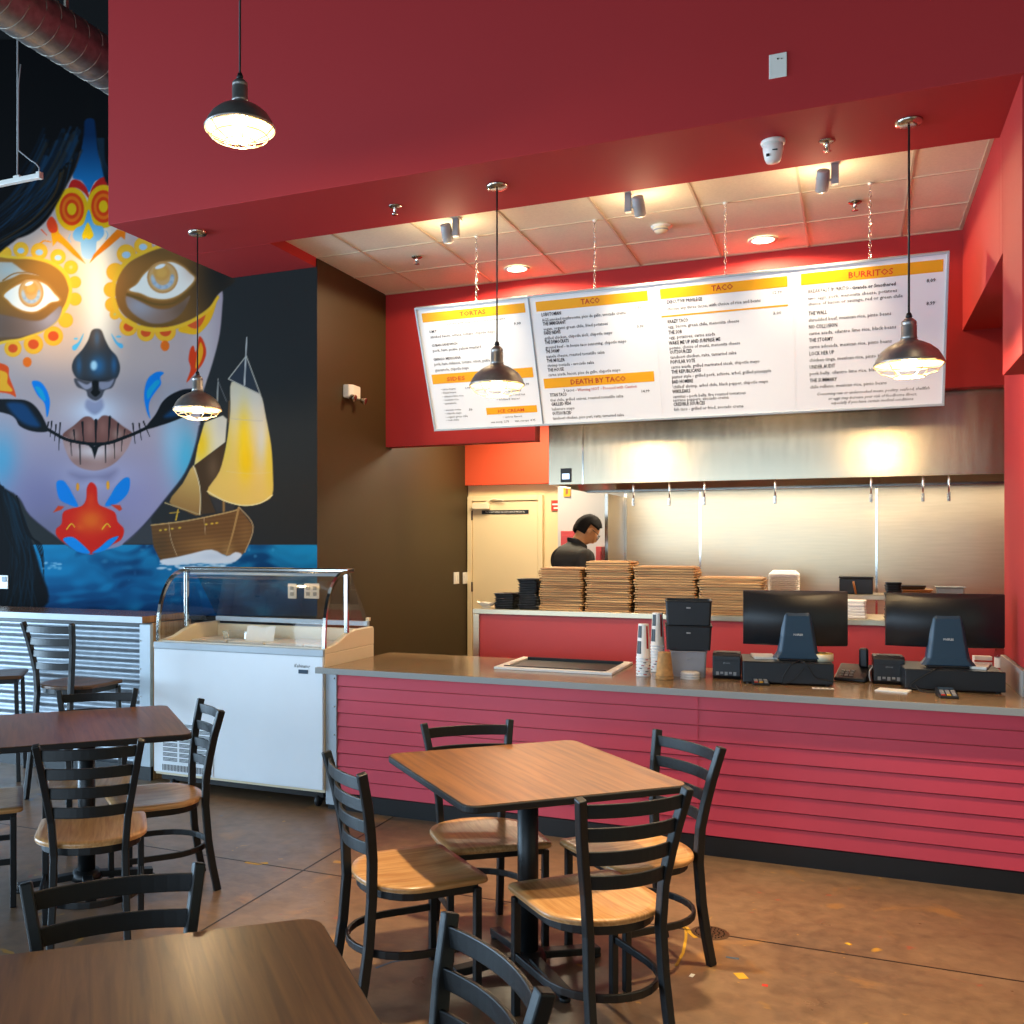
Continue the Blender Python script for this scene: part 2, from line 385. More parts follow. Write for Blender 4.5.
# ------------------------------------------------------------------ text
def text_mb(mb, body, size, mtx, mi=0, align='LEFT', width=None, bold=0.0, track=1.0, depth=0.0006, shear=0.0):
    cu = bpy.data.curves.new('t', 'FONT'); cu.body = body; cu.size = size; cu.align_x = align; cu.offset = bold * size; cu.space_character = track
    cu.resolution_u = 1; cu.fill_mode = 'FRONT'; cu.shear = shear
    o = bpy.data.objects.new('t', cu); COL.objects.link(o)
    dg = bpy.context.evaluated_depsgraph_get(); dg.update()
    me = bpy.data.meshes.new_from_object(o.evaluated_get(dg))
    vs = [v.co.copy() for v in me.vertices]; sx = 1.0
    if width and vs:
        w = max(v.x for v in vs) - min(v.x for v in vs); sx = width / w if w > 0 else 1
    o0 = len(mb.v); mb.v += [tuple(mtx @ Vector((v.x * sx, v.y, depth))) for v in vs]
    for p in me.polygons: mb.f.append(tuple(o0 + i for i in p.vertices)); mb.m.append(mi); mb.sm.append(False)
    bpy.data.objects.remove(o); bpy.data.curves.remove(cu); bpy.data.meshes.remove(me)
def face_mtx(origin, ux, uy):
    ux = Vector(ux).normalized(); uy = Vector(uy).normalized(); uz = ux.cross(uy)
    return Matrix(((ux.x, uy.x, uz.x, origin[0]), (ux.y, uy.y, uz.y, origin[1]), (ux.z, uy.z, uz.z, origin[2]), (0, 0, 0, 1)))
t = MB(); text_mb(t, 'THIS DOOR TO REMAIN UNLOCKED DURING BUSINESS HOURS', 0.026, face_mtx((-3.3, 9.6475, 2.023), (1, 0, 0), (0, 0, 1)), 0, 'CENTER', width=0.43); t.build('lettering', 'white_paper', pl)
f = MB(); f.box((-3.09, 9.625, 1.0), (-2.99, 9.655, 1.06)); f.tube([(-3.02, 9.62, 1.03), (-3.12, 9.61, 1.03)], 0.01); f.build('door_handle', 'nickel', door)
# fire notice and other small wall things in the kitchen
n = thing('fire_sign', 'small red and white fire notice on cream wall right of kitchen door', 'sign', (-2.75, 9.697, 2.1))
f = MB(); f.box((-0.065, -0.012, -0.06), (0.05, 0, 0.045)); f.build('backing', 'sign_red', n)
f = MB(); f.box((-0.055, -0.0135, -0.005), (0.045, -0.0122, 0.012)); f.box((-0.04, -0.0135, -0.042), (0.04, -0.0122, -0.026)); f.build('lettering', 'white_paper', n)
n = thing('wall_tag', 'small yellow tag at the top of the white wall beside steel hood', 'tag', tuple(at_y(567, 491, 9.415)))
f = MB(); f.box((-0.035, -0.006, -0.055), (0.035, 0.0, 0.055)); f.build('card', 'tag_yellow', n)
f = MB(); f.box((-0.012, -0.008, -0.03), (0.012, -0.0062, 0.03)); f.build('symbol', 'amber', n)
def kitchen_box(px0, px1, py, ztop, label):
    a = at_y(px0, py, 9.3); b = at_y(px1, py, 9.3)
    n = thing('cabinet', label, 'cabinet', ((a.x + b.x) / 2, 9.41, 0)); w = (b.x - a.x) / 2
    f = MB(); f.box((-w, -0.14, 0.1), (w, 0, a.z)); f.build('body', 'panel_red', n, bevel=0.004)
    f = MB(); f.box((-w + 0.01, -0.15, 0.15), (w - 0.01, -0.1402, a.z - 0.04)); f.build('door', 'panel_red', n, bevel=0.003)
    f = MB(); f.box((-w, -0.12, 0), (w, 0, 0.1)); f.build('plinth', 'black_base', n)
kitchen_box(561.5, 577, 531, 0, 'tall dark red cabinet on the white wall behind the cook')
kitchen_box(596.5, 602.5, 546.5, 0, 'narrow dark red cabinet right of the cook at the steel panel')
# switches, thermostat, outlets
def plate(name, label, cat, p, ux, n_dir, w, h, holes=(), group=None):
    # wall plate centred on p; ux along the wall, n_dir outwards
    ux = Vector(ux); nd = Vector(n_dir)
    o = thing(name, label, cat, tuple(p), 0, group)
    mt = Matrix(((ux.x, nd.x, 0, 0), (ux.y, nd.y, 0, 0), (0, 0, 1, 0), (0, 0, 0, 1)))
    f = MB(); f.box((-w / 2, 0, -h / 2), (w / 2, 0.008, h / 2), 0, mt); f.build('plate', 'white_plastic', o, bevel=0.003)
    for hx, hz, hw, hh, nm, mm in holes:
        f = MB(); f.box((hx - hw / 2, 0.0081, hz - hh / 2), (hx + hw / 2, 0.013, hz + hh / 2), 0, mt); f.build(nm, mm, o, bevel=0.001)
    return o
for k, (px, lab) in enumerate(((456, 'white light switch on dark brown wall, nearer to the dining room'), (465, 'white light switch on dark brown wall, nearest to cream door frame'))):
    plate('light_switch', lab, 'switch', at_x(px, 578, XL) + Vector((0.0002, 0, 0)), (0, 1, 0), (1, 0, 0), 0.14, 0.12, ((-0.03, 0, 0.03, 0.06, 'rocker', 'white_plastic'), (0.03, 0, 0.03, 0.06, 'rocker', 'white_plastic')))
for (px, py, w, lab) in ((292.5, 591, 0.075, 'narrow white outlet plate on mural wall, left of the double plate'), (312, 591, 0.13, 'wide white double outlet plate on mural wall behind ice cream case')):
    hs = ((0, 0.022, 0.03, 0.028, 'socket', 'grey_plastic'), (0, -0.022, 0.03, 0.028, 'socket', 'grey_plastic')) if w < 0.1 else tuple((sx, sz, 0.03, 0.028, 'socket', 'grey_plastic') for sx in (-0.03, 0.03) for sz in (0.022, -0.022))
    plate('wall_outlet', lab, 'outlet', at_y(px, py, YM - 0.0065), (1, 0, 0), (0, -1, 0), w, 0.115, hs)
plate('thermostat', 'white thermostat with grey screen on mural hair at left edge', 'thermostat', at_y(3, 582, YM - 0.0065), (1, 0, 0), (0, -1, 0), 0.13, 0.12, ((0.025, 0.025, 0.05, 0.045, 'screen', 'blue_black_plastic'),))
plate('blank_plate', 'white blank cover plate high on red bulkhead face', 'wall plate', at_y(778, 66, YS), (1, 0, 0), (0, -1, 0), 0.082, 0.118, ((0, 0.03, 0.008, 0.008, 'screw', 'nickel'), (0.018, 0.028, 0.005, 0.005, 'screw', 'nickel')))
# white emergency light on the return wall
n = thing('emergency_light', 'white twin head emergency light on the dark brown return wall', 'light', tuple(at_x(349, 393, XL)))
f = MB(); f.prism([(0, -0.11), (0.05, -0.10), (0.075, -0.06), (0.075, 0.06), (0.05, 0.085), (0, 0.09)], -0.05, 0.055); f.build('housing', 'white_plastic', n, bevel=0.012, seg=3)
for dy in (-0.08, 0.10):
    f = MB(); f.lathe([(0.0, 0.0), (0.022, 0.0), (0.03, 0.035), (0.027, 0.042), (0, 0.04)], 16, 0, (0, 0, 0), mtx=Matrix.Translation((0.06, dy, -0.045)) @ Matrix.Rotation(R(115), 4, 'Y')); f.build('lamp_head', 'nickel', n)
# ================================================================== counter and kitchen pass
c = thing('service_counter', 'long service counter clad in raspberry red lap boards with black kick', 'counter', (-3.098, 5.53, 0))
x1 = 5.3
f = MB(); f.box((0.02, 0.012, 0.10), (x1, 0.80, 0.874)); f.build('body', 'panel_red', c)
f = MB(); zb = 0.105; pitch = 0.0855
z = 0.874
prof = []
while z > zb + 0.01:
    z2 = max(zb, z - pitch); prof.append((z, z2)); z = z2
for (za, zb_) in prof:
    # each board: sloped face with a shadow groove under its lower lip
    f.add([(0.08, -0.002, za), (x1, -0.002, za), (x1, -0.012, zb_ + 0.008), (0.08, -0.012, zb_ + 0.008), (x1, 0.012, za), (0.08, 0.012, za), (x1, 0.012, zb_ + 0.008), (0.08, 0.012, zb_ + 0.008)],
          [(0, 3, 2, 1), (3, 7, 6, 2), (0, 1, 4, 5), (0, 5, 7, 3), (1, 2, 6, 4)])
f.build('siding', 'siding_red', c)
f = MB(); f.box((2.32, -0.0128, 0.106), (2.323, -0.0085, 0.872)); f.build('seam', 'siding_red', c)
f = MB(); f.box((0.0, -0.016, 0.03), (0.078, 0.0, 0.874)); f.box((0.0, 0.0, 0.03), (0.012, 0.80, 0.874)); tr = f.build('corner_trim', 'trim_metal', c, bevel=0.002)
f = MB()
for k in range(5): f.lathe([(0.006, 0), (0.004, 0.003), (0, 0.0035)], 8, 0, (0, 0, 0), mtx=Matrix.Translation((0.062, -0.016, 0.12 + k * 0.18)) @ Matrix.Rotation(R(90), 4, 'X'))
f.build('screw', 'nickel', tr)
f = MB(); f.box((0.012, -0.006, 0), (x1, 0.012, 0.104)); f.build('kick', 'black_base', c)
w = thing('countertop', 'tan speckled worktop with grey edge running along the red counter', 'worktop', (-3.098, 5.46, 0.876))
f = MB(); f.prism([(-0.038, -0.02), (x1, -0.02), (x1, 0.97), (0.022, 0.97), (0.022, 0.024), (-0.038, 0.024)], 0, 0.038)
f.m = [1 if i == 1 else 0 for i in range(len(f.m))]
f.build('slab', ['counter_edge', 'counter_top'], w, bevel=0.002)
f = MB(); f.box((3.895, 0.39, 0.0381), (4.4, 1.2, 0.172)); f.build('upstand', 'counter_edge', w, bevel=0.002)
# ---- pass counter behind
c = thing('pass_counter', 'red kitchen pass counter with stainless top holding tray stacks', 'counter', (-2.705, 7.13, 0))
x1 = 4.9
f = MB(); f.box((0.055, 0.02, 0.1), (x1, 0.55, 1.157)); f.build('panel', 'panel_red', c)
f = MB(); f.box((0, 0.0, 1.158), (x1, 0.56, 1.2)); f.build('top', 'steel', c, bevel=0.004)
f = MB(); f.box((0.004, 0.004, 0.0), (0.054, 0.54, 1.157)); f.build('end_trim', 'steel', c, bevel=0.002)
f = MB(); f.box((0.055, 0.05, 0), (x1, 0.5, 0.1)); f.build('kick', 'black_base', c)
# ---- hood
h = thing('exhaust_hood', 'long stainless exhaust hood above the kitchen line', 'hood', (-2.316, 7.92, 2.19))
x1 = 4.55
f = MB(); f.box((0.0, -0.03, 0.0), (x1, -0.01, 0.72)); f.box((0.0, -0.0099, 0.236), (x1, 1.2, 0.72)); f.build('front_panel', 'steel_hood', h, bevel=0.003)
f = MB(); f.box((0, 0.0, 0.0), (0.02, 1.2, 0.2359)); f.build('side_panel', 'steel_hood', h)
f = MB(); f.box((0.285, -0.036, 0.0), (0.297, -0.0301, 0.71)); f.build('seam_strip', 'chrome', h)
f = MB(); f.add([(0.02, 0.9, -0.0), (x1 - 0.02, 0.9, 0.0), (x1 - 0.02, 0.35, 0.2), (0.02, 0.35, 0.2)], [(0, 1, 2, 3)])
for k in range(52): f.box((0.06 + k * 0.087, 0.4, 0.12), (0.066 + k * 0.087, 0.88, 0.135))
f.build('grease_filter', 'nickel', h)
f = MB(); f.box((0.02, 1.15, -0.01), (x1 - 0.02, 1.2, 0.02)); f.build('rear_rail', 'nickel', h, bevel=0.004)
for k in range(4):
    f = MB(); f.lathe([(0, -0.07), (0.05, -0.06), (0.07, -0.02), (0.07, 0.0)], 16, 0, (0.75 + k * 1.05, 0.5, 0.13)); f.build('hood_lamp', 'hood_glow', h)
f = MB(); f.box((0.105, -0.042, 0.02), (0.195, -0.0301, 0.135)); cp = f.build('control_panel', 'black_plastic', h, bevel=0.003)
f = MB(); f.box((0.12, -0.044, 0.045), (0.18, -0.0421, 0.09)); f.build('screen', 'screen_glow', cp)
# hooks with clips along the front lip
names = ('leftmost, near cook', 'second from left', 'third from left', 'above left screen', 'beside dark wall seam', 'above right screen', 'rightmost')
for px, nm in zip((633, 669, 704, 775, 871, 923, 949), names):
    p = at_y(px, 486, 7.885)
    o = thing('ticket_hook', 'steel hook with clip hanging from hood edge, ' + nm, 'hook', (p.x, 7.902, 2.1895), 0, 'hooks along the hood edge')
    f = MB(); f.tube([(0, 0, 0.0), (0, -0.004, -0.02), (0, 0, -0.12), (0, 0.012, -0.135)], 0.006, 8); f.build('rod', 'chrome', o)
    f = MB(); f.box((-0.011, -0.008, -0.185), (0.011, 0.01, -0.12)); f.box((-0.004, -0.016, -0.172), (0.004, -0.008, -0.14)); f.build('clip', 'nickel', o, bevel=0.003)
# stainless wall cladding
o = thing('steel_wall_panel', 'long stainless splash panels covering the kitchen wall under the hood', 'wall panel', (-1.953, 9.2, 0))
seams = [-1.953, -1.272, 0.186, 2.25]
for a, b in zip(seams, seams[1:]):
    f = MB(); f.box((a + 1.953 + 0.004, 0, 0.0), (b + 1.953 - 0.004, 0.015, 2.3)); f.build('panel', 'steel', o)
f = MB()
for a in seams[1:-1]: f.box((a + 1.953 - 0.009, -0.006, 0.0), (a + 1.953 + 0.009, 0.004, 2.3))
f.box((-0.012, -0.008, 0.0), (0.012, 0.004, 2.3)); f.build('joint_strip', 'chrome', o)
o = thing('steel_end_panel', 'stainless end panel standing out from kitchen wall behind cook', 'wall panel', (-1.953, 8.72, 0))
f = MB(); f.box((-0.03, -0.20, 0), (-0.012, 0.47, 2.14)); f.build('sheet', 'steel', o)
f = MB(); f.box((-0.035, -0.215, 0), (-0.008, -0.20, 2.14)); f.build('edge_strip', 'nickel', o)
# steel work shelf behind the pass
o = thing('back_shelf', 'stainless shelf behind the pass with pale front edge', 'shelf', (-0.45, 8.25, 0))
f = MB(); f.box((0, 0, 1.27), (2.4, 0.4, 1.31)); f.build('top', 'steel', o, bevel=0.003)
for x in (0.05, 2.35):
    for y in (0.04, 0.36):
        f = MB(); f.box((x - 0.02, y - 0.02, 0), (x + 0.02, y + 0.02, 1.27)); f.build('leg', 'steel', o)
# ================================================================== corrugated half wall with ledge
o = thing('bar_ledge', 'half wall bar clad in corrugated metal with wood ledge before the mural', 'bar', (-4.61, 5.66, 0))
f = MB(); nseg = 150; L = -7.0; H0, H1 = 0.1, 1.10
ns = int((H1 - H0) / 0.0062)
vs = []
for k in range(ns + 1):
    z = H0 + (H1 - H0) * k / ns; y = 0.004 + 0.009 * math.sin(2 * PI * z / 0.074); vs += [(L, y, z), (-0.088, y, z)]
f.add(vs, [(2 * k, 2 * k + 1, 2 * k + 3, 2 * k + 2) for k in range(ns)], 0, True); f.build('cladding', 'galvanised', o)
f = MB(); f.box((-0.096, -0.012, 0.1), (0.0, 0.02, 1.12)); tr = f.build('corner_trim', 'trim_metal', o, bevel=0.002)
f = MB()
for k in range(5): f.lathe([(0.006, 0), (0.004, 0.003), (0, 0.0035)], 8, 0, (0, 0, 0), mtx=Matrix.Translation((-0.085, -0.012, 0.2 + k * 0.2)) @ Matrix.Rotation(R(90), 4, 'X'))
f.build('screw', 'nickel', tr)
f = MB(); f.box((L, 0.021, 0.0), (-0.012, 0.46, 1.13)); f.build('core', 'black_base', o)
f = MB(); f.box((-0.0119, 0.021, 0.0), (0.0, 0.46, 1.13)); f.build('end_board', 'bar_wood', o)
f = MB(); f.box((L, -0.035, 1.131), (-0.052, 0.47, 1.178)); f.m = [0, 1, 2, 3, 0, 0]; f.build('ledge', ['bar_wood', 'bar_top', 'trim_metal', 'bar_wood'], o, bevel=0.002)
f = MB(); f.box((L, -0.004, 0), (-0.0, 0.02, 0.1)); f.build('kick', 'black_base', o)
# ================================================================== ice cream dipping cabinet
o = thing('ice_cream_freezer', 'white ice cream dipping cabinet with curved glass front and cream sides', 'freezer', (-4.45, 5.49, 0))
W = 1.349; D = 0.72
f = MB(); f.box((0, 0.02, 0.10), (W, D, 0.99)); f.build('body', 'cream_enamel', o, bevel=0.004)
f = MB(); f.box((0.0, 0, 0.12), (W - 0.004, 0.0195, 0.975)); fp = f.build('front_panel', 'white_enamel', o, bevel=0.006)
f = MB(); f.box((0.0, -0.003, 0.976), (W, 0.02, 1.022)); f.build('top_rail', 'trim_metal', o, bevel=0.004)
t = MB(); text_mb(t, 'Kelvinator', 0.034, face_mtx((1.13, -0.0008, 0.90), (1, 0, 0), (0, 0, 1)), 0, 'LEFT', width=0.12, shear=0.35); t.build('logo', 'black_plastic', fp)
f = MB(); f.box((1.165, -0.004, 0.862), (1.235, -0.0003, 0.888)); f.build('badge', 'blue_black_plastic', fp, bevel=0.001)
f = MB(); f.box((0.07, -0.006, 0.13), (0.50, -0.0005, 0.49)); vg = f.build('vent_grille', 'white_enamel', fp, bevel=0.002)
f = MB()
for r_ in range(8):
    for c_ in range(3):
        for q in range(3):
            f.box((0.085 + c_ * 0.138, -0.0075, 0.205 + r_ * 0.034 + q * 0.0085), (0.205 + c_ * 0.138, -0.0062, 0.2095 + r_ * 0.034 + q * 0.0085))
for q in range(34): f.box((0.08 + q * 0.0122, -0.0075, 0.138), (0.0855 + q * 0.0122, -0.0062, 0.18))
f.build('louvre', 'black_base', vg)
f = MB(); f.box((0.03, 0.05, 0.06), (W - 0.03, D - 0.02, 0.0999)); f.build('plinth', 'black_base', o)
for x in (0.13, W - 0.07):
    for y in (0.06, D - 0.08):
        f = MB(); f.lathe([(0.012, -0.014), (0.032, -0.014), (0.036, -0.008), (0.036, 0.008), (0.032, 0.014), (0.012, 0.014)], 18, 0, (0, 0, 0), mtx=Matrix.Translation((x, y, 0.0365)) @ Matrix.Rotation(R(90), 4, 'Y'))
        f.box((x - 0.022, y - 0.012, 0.035), (x - 0.017, y + 0.03, 0.0599)); f.box((x + 0.017, y - 0.012, 0.035), (x + 0.022, y + 0.03, 0.0599)); f.build('castor', 'black_rubber', o)
# moulded cream sides rising towards the back
def side(x0, x1, nm):
    pts = [(0.02, 0.99), (0.03, 1.03), (0.10, 1.035), (0.20, 1.05), (0.30, 1.085), (0.38, 1.11), (0.46, 1.118), (0.715, 1.118), (0.725, 1.10), (0.725, 0.99)]
    f = MB(); mt = Matrix(((0, 0, 1, 0), (1, 0, 0, 0), (0, 1, 0, 0), (0, 0, 0, 1)))
    f.prism(pts, x0, x1, 0, mt); f.build(nm, 'cream_enamel', o, bevel=0.008, seg=3)
side(0.0, 0.045, 'side_rim'); side(W - 0.045, W, 'side_rim')
f = MB(); f.box((0.046, 0.68, 0.991), (W - 0.046, 0.722, 1.10)); f.build('back_rim', 'cream_enamel', o, bevel=0.006)
f = MB(); f.box((0.046, 0.03, 0.9905), (W - 0.046, 0.05, 1.03)); f.box((0.046, 0.0501, 0.9905), (W - 0.046, 0.67, 0.994)); f.build('well', 'cabinet_inside', o)
f = MB()
for k in range(4):
    f.box((0.06 + k * 0.315, 0.34, 0.9945), (0.06 + k * 0.315 + 0.30, 0.66, 1.012))
f.build('lid', 'white_plastic', o, bevel=0.006)
# curved front frames, posts and glass
def arch(x, off=0.0):
    pts = []
    for k in range(13):
        t_ = k / 12; a = t_ * R(88)
        pts.append((x, 0.03 + 0.30 * (1 - math.cos(a)) ** 1.15 + off, 1.025 + 0.485 * math.sin(a) ** 0.92))
    pts.append((x, 0.40, 1.522)); return pts
for x in (0.012, W - 0.012):
    f = MB(); f.tube(arch(x), 0, flat=(0.022, 0.022), up=(1, 0, 0)); f.build('arch_frame', 'chrome', o)
    f = MB(); f.box((x - 0.018 if x > 0.5 else x - 0.008, 0.33, 1.10), (x + 0.008 if x > 0.5 else x + 0.018, 0.36, 1.51)); f.build('post', 'chrome', o, bevel=0.004)
pa = arch(0.03); pb = arch(W - 0.03)
f = MB(); vs = []
for a, b in zip(pa, pb): vs += [a, b]
f.add(vs, [(2 * k, 2 * k + 1, 2 * k + 3, 2 * k + 2) for k in range(len(pa) - 1)], 0, True); f.build('front_glass', 'case_glass', o)
for x in (0.014, W - 0.014):
    f = MB(); ar = arch(x); f.add([(x, p[1], p[2]) for p in ar] + [(x, 0.60, 1.12), (x, 0.38, 1.112), (x, 0.2, 1.05)], [tuple(range(len(ar) + 3))]); f.build('side_glass', 'case_glass', o)
f = MB(); f.box((0.0, 0.33, 1.505), (W, 0.43, 1.535)); f.build('top_rail', 'chrome', o, bevel=0.008)
f = MB(); f.box((0.05, 0.34, 1.48), (W - 0.05, 0.40, 1.503)); f.build('light_strip', 'trim_metal', o, bevel=0.004)
f = MB(); f.add([(0.03, 0.42, 1.505), (W - 0.03, 0.42, 1.505), (W - 0.03, 0.70, 1.15), (0.03, 0.70, 1.15)], [(0, 1, 2, 3)]); f.build('rear_glass', 'case_glass_smoked', o)
f = MB(); f.box((0.03, 0.68, 1.12), (W - 0.03, 0.715, 1.155)); f.build('rear_rail', 'trim_metal', o, bevel=0.004)
f = MB(); f.box((W - 0.05, 0.69, 1.156), (W - 0.025, 0.72, 1.18)); f.build('hinge', 'cream_enamel', o)
# papers resting in the case
n = thing('price_card', 'white card lying in the middle of the ice cream case', 'card', (-4.45 + 0.60, 5.49 + 0.42, 1.0125), R(6))
f = MB(); vs = []
for k in range(7):
    x = -0.11 + k * 0.037; zz = 0.07 + 0.008 * math.sin(k * 1.4); vs += [(x, -0.02, 0.0), (x, 0.015, zz + 0.03), (x, 0.018, zz + 0.03), (x, -0.017, 0.0)]
f.add(vs, [(4 * k + j, 4 * k + 4 + j, 4 * k + 4 + (j + 1) % 4, 4 * k + (j + 1) % 4) for k in range(6) for j in range(4)]); f.build('sheet', 'white_paper', n)
f = MB(); f.box((-0.05, 0.0, 0.0), (0.05, 0.05, 0.012)); f.build('foot', 'white_paper', n)
n = thing('scoop_tray', 'shallow clear plastic tray at left end of the ice cream case', 'tray', (-4.45 + 0.38, 5.49 + 0.46, 1.0125), R(-4))
f = MB(); f.prism(rrect(0.09, 0.06, 0.02), 0, 0.004); f.build('base', 'white_plastic', n)
f = MB(); rr_ = rrect(0.09, 0.06, 0.02)
for i in range(len(rr_)):
    a = rr_[i]; b = rr_[(i + 1) % len(rr_)]; f.add([(a[0], a[1], 0.004), (b[0], b[1], 0.004), (b[0] * 1.08, b[1] * 1.08, 0.06), (a[0] * 1.08, a[1] * 1.08, 0.06)], [(0, 1, 2, 3)], 0, True)
f.build('wall', 'clear_plastic', n)
# ================================================================== tables
TZ = 0.79
def make_table(label, cx, cy, rz):
    o = thing('dining_table', label, 'table', (cx, cy, 0), rz, 'square cafe tables')
    f = MB(); f.prism(rrect(0.455, 0.455, 0.055, 6), 0.770, 0.7975); f.build('edge_band', 'black_rubber', o, bevel=0.006, seg=3)
    f = MB(); f.prism(rrect(0.45, 0.45, 0.05, 6), 0.7976, 0.7995); f.build('tabletop', 'table_wood', o)
    f = MB(); f.cyl((0, 0, 0), 0.042, 0.05, 0.755, 24); f.build('column', 'black_metal', o)
    f = MB(); f.box((-0.16, -0.16, 0.755), (0.16, 0.16, 0.7695)); f.build('mounting_plate', 'black_metal', o)
    f = MB(); f.lathe([(0.0, 0.075), (0.06, 0.075), (0.075, 0.05), (0.075, 0.03), (0, 0.03)], 20)
    f.build('hub', 'black_metal', o)
    for k in range(4):
        f = MB(); f.tube([(0.05 * math.cos(k * PI / 2), 0.05 * math.sin(k * PI / 2), 0.05), (0.32 * math.cos(k * PI / 2), 0.32 * math.sin(k * PI / 2), 0.03)], 0, flat=(0.05, 0.03))
        f.lathe([(0, 0), (0.022, 0), (0.022, 0.016), (0, 0.016)], 12, 0, (0.31 * math.cos(k * PI / 2), 0.31 * math.sin(k * PI / 2), 0))
        f.build('foot', 'black_metal', o, bevel=0.004)
    return o
T1 = make_table('square dark table in the middle of the floor with four chairs tucked around', -1.194, 3.775, 0.763)
T2 = dup(T1, (-3.505, 3.81, 0), R(46), 'square dark table at left edge of photo before the white freezer')
T3 = dup(T1, (-1.215, 1.43, 0), R(42), 'square dark table nearest the camera in the bottom left corner')
# ================================================================== ladder-back chairs (local +y is the front)
def post_y(z):
    pts = [(0, -0.235), (0.2, -0.195), (0.42, -0.178), (0.56, -0.18), (0.72, -0.2), (0.89, -0.24)]
    for (a, ya), (b, yb) in zip(pts, pts[1:]):
        if z <= b:
            t = (z - a) / (b - a); return ya + (yb - ya) * t
    return pts[-1][1]
def post_x(z):
    for (a, xa), (b, xb) in zip(PX_, PX_[1:]):
        if z <= b: return xa + (xb - xa) * (z - a) / (b - a)
    return PX_[-1][1]
PX_ = [(0, 0.152), (0.2, 0.145), (0.42, 0.14), (0.56, 0.15), (0.72, 0.176), (0.89, 0.205)]
def seat_outline(s=1.0, n=10, front=0.26, rear=-0.19):
    pts = []
    hw = 0.226 * s
    # front right corner rounding then side, round rear, other side
    for k in range(5):
        a = R(90 - 90 * k / 4); pts.append((hw - 0.03 + 0.03 * math.cos(a), front - 0.03 + 0.03 * math.sin(a)))
    pts.append((hw * 1.02, 0.06))
    for k in range(0, 2 * n + 1):
        a = -k * PI / (2 * n)
        pts.append((hw * 1.02 * math.cos(a), -0.01 + (rear + 0.01) * -math.sin(a) * 1.0))
    pts.append((-hw * 1.02, 0.06))
    for k in range(5):
        a = R(180 - 90 * k / 4); pts.append((-hw + 0.03 + 0.03 * math.cos(a), front - 0.03 + 0.03 * math.sin(a)))
    return pts
def hoop(w, rear, z, yf, n=14):
    p = [(w, yf, z), (w, 0.0, z)]
    for k in range(1, n): 
        a = -k * PI / n; p.append((w * math.cos(a), rear * math.sin(-a), z))
    p += [(-w, 0.0, z), (-w, yf, z)]; return p
def make_chair(label, group, seat_m='seat_wood', lift=0.0, name='dining_chair', cat='chair'):
    o = thing(name, label, cat, (0, 0, 0), 0, group)
    zz = lift; sw = 0.205
    for s_ in (1, -1):
        f = MB(); zs = [0.0, 0.12, 0.25, 0.42, 0.56, 0.66, 0.76, 0.87, 0.89]
        path = [(s_ * post_x(z), post_y(z), z + (zz if z > 0.05 else 0)) for z in zs]
        if lift: path = [(s_ * 0.18, -0.24, 0.0)] + [p for p in path if p[2] > 0.3]
        f.tube(path, 0, flat=(0.03, 0.036), up=(0, 1, 0)); f.build('leg', 'black_metal', o, bevel=0.005)
        f = MB(); f.tube([(s_ * (sw + 0.02 * (1 if lift else 0)), 0.215 + 0.02 * (1 if lift else 0), 0), (s_ * sw, 0.215, 0.428 + zz)], 0, flat=(0.028, 0.028), up=(0, 1, 0)); f.build('leg', 'black_metal', o, bevel=0.004)
    for k in range(4):
        z = 0.845 - k * 0.082; yb = post_y(z); f = MB(); pts = []
        for q in range(13):
            u = -1 + q / 6; pts.append((u * (post_x(z) - 0.006), yb - 0.035 * (1 - u * u), z + zz))
        f.tube(pts, 0, flat=(0.011, 0.046)); f.build('slat', 'black_metal', o, bevel=0.003)
    f = MB(); f.tube(hoop(0.196, -0.165, 0.425 + zz, 0.22), 0, flat=(0.018, 0.034)); f.tube([(-0.196, 0.215, 0.425 + zz), (0.196, 0.215, 0.425 + zz)], 0, flat=(0.018, 0.03)); f.build('seat_frame', 'black_metal', o, bevel=0.003)
    f = MB(); f.tube(hoop(0.208, -0.212, 0.215 + zz * 0.5, 0.22), 0, flat=(0.013, 0.028)); f.build('stretcher', 'black_metal', o, bevel=0.003)
    f = MB(); ol = seat_outline(); n = len(ol)
    rings = [(0.985, 0.444), (1.0, 0.449), (1.0, 0.459), (0.985, 0.465), (0.86, 0.4655), (0.6, 0.4605), (0.25, 0.4575)]
    vs = []
    for s_, z in rings: vs += [(x * s_, (y - 0.016) * s_ + 0.016, z + zz) for x, y in ol]
    vs.append((0, 0.016, 0.457 + zz))
    fc = [tuple(range(n - 1, -1, -1))][::1]
    for r_ in range(len(rings) - 1): fc += [(r_ * n + (i + 1) % n, r_ * n + i, (r_ + 1) * n + i, (r_ + 1) * n + (i + 1) % n)[::1] for i in range(n)]
    e = (len(rings) - 1) * n; fc += [(e + (i + 1) % n, e + i, len(vs) - 1) for i in range(n)]
    f.add(vs, fc[:1], 0, False); f.f += [tuple(i for i in q) for q in fc[1:]]; f.m += [0] * (len(fc) - 1); f.sm += [True] * (len(fc) - 1)
    f.build('seat', seat_m, o)
    return o
def place(fn, bx, by, face):
    # bx,by: middle of the back's top rail in plan, face: heading of the sitter
    d = Vector((math.cos(R(face)), math.sin(R(face)))); c_ = Vector((bx, by)) + d * 0.25
    return (c_.x, c_.y, 0), R(face - 90)
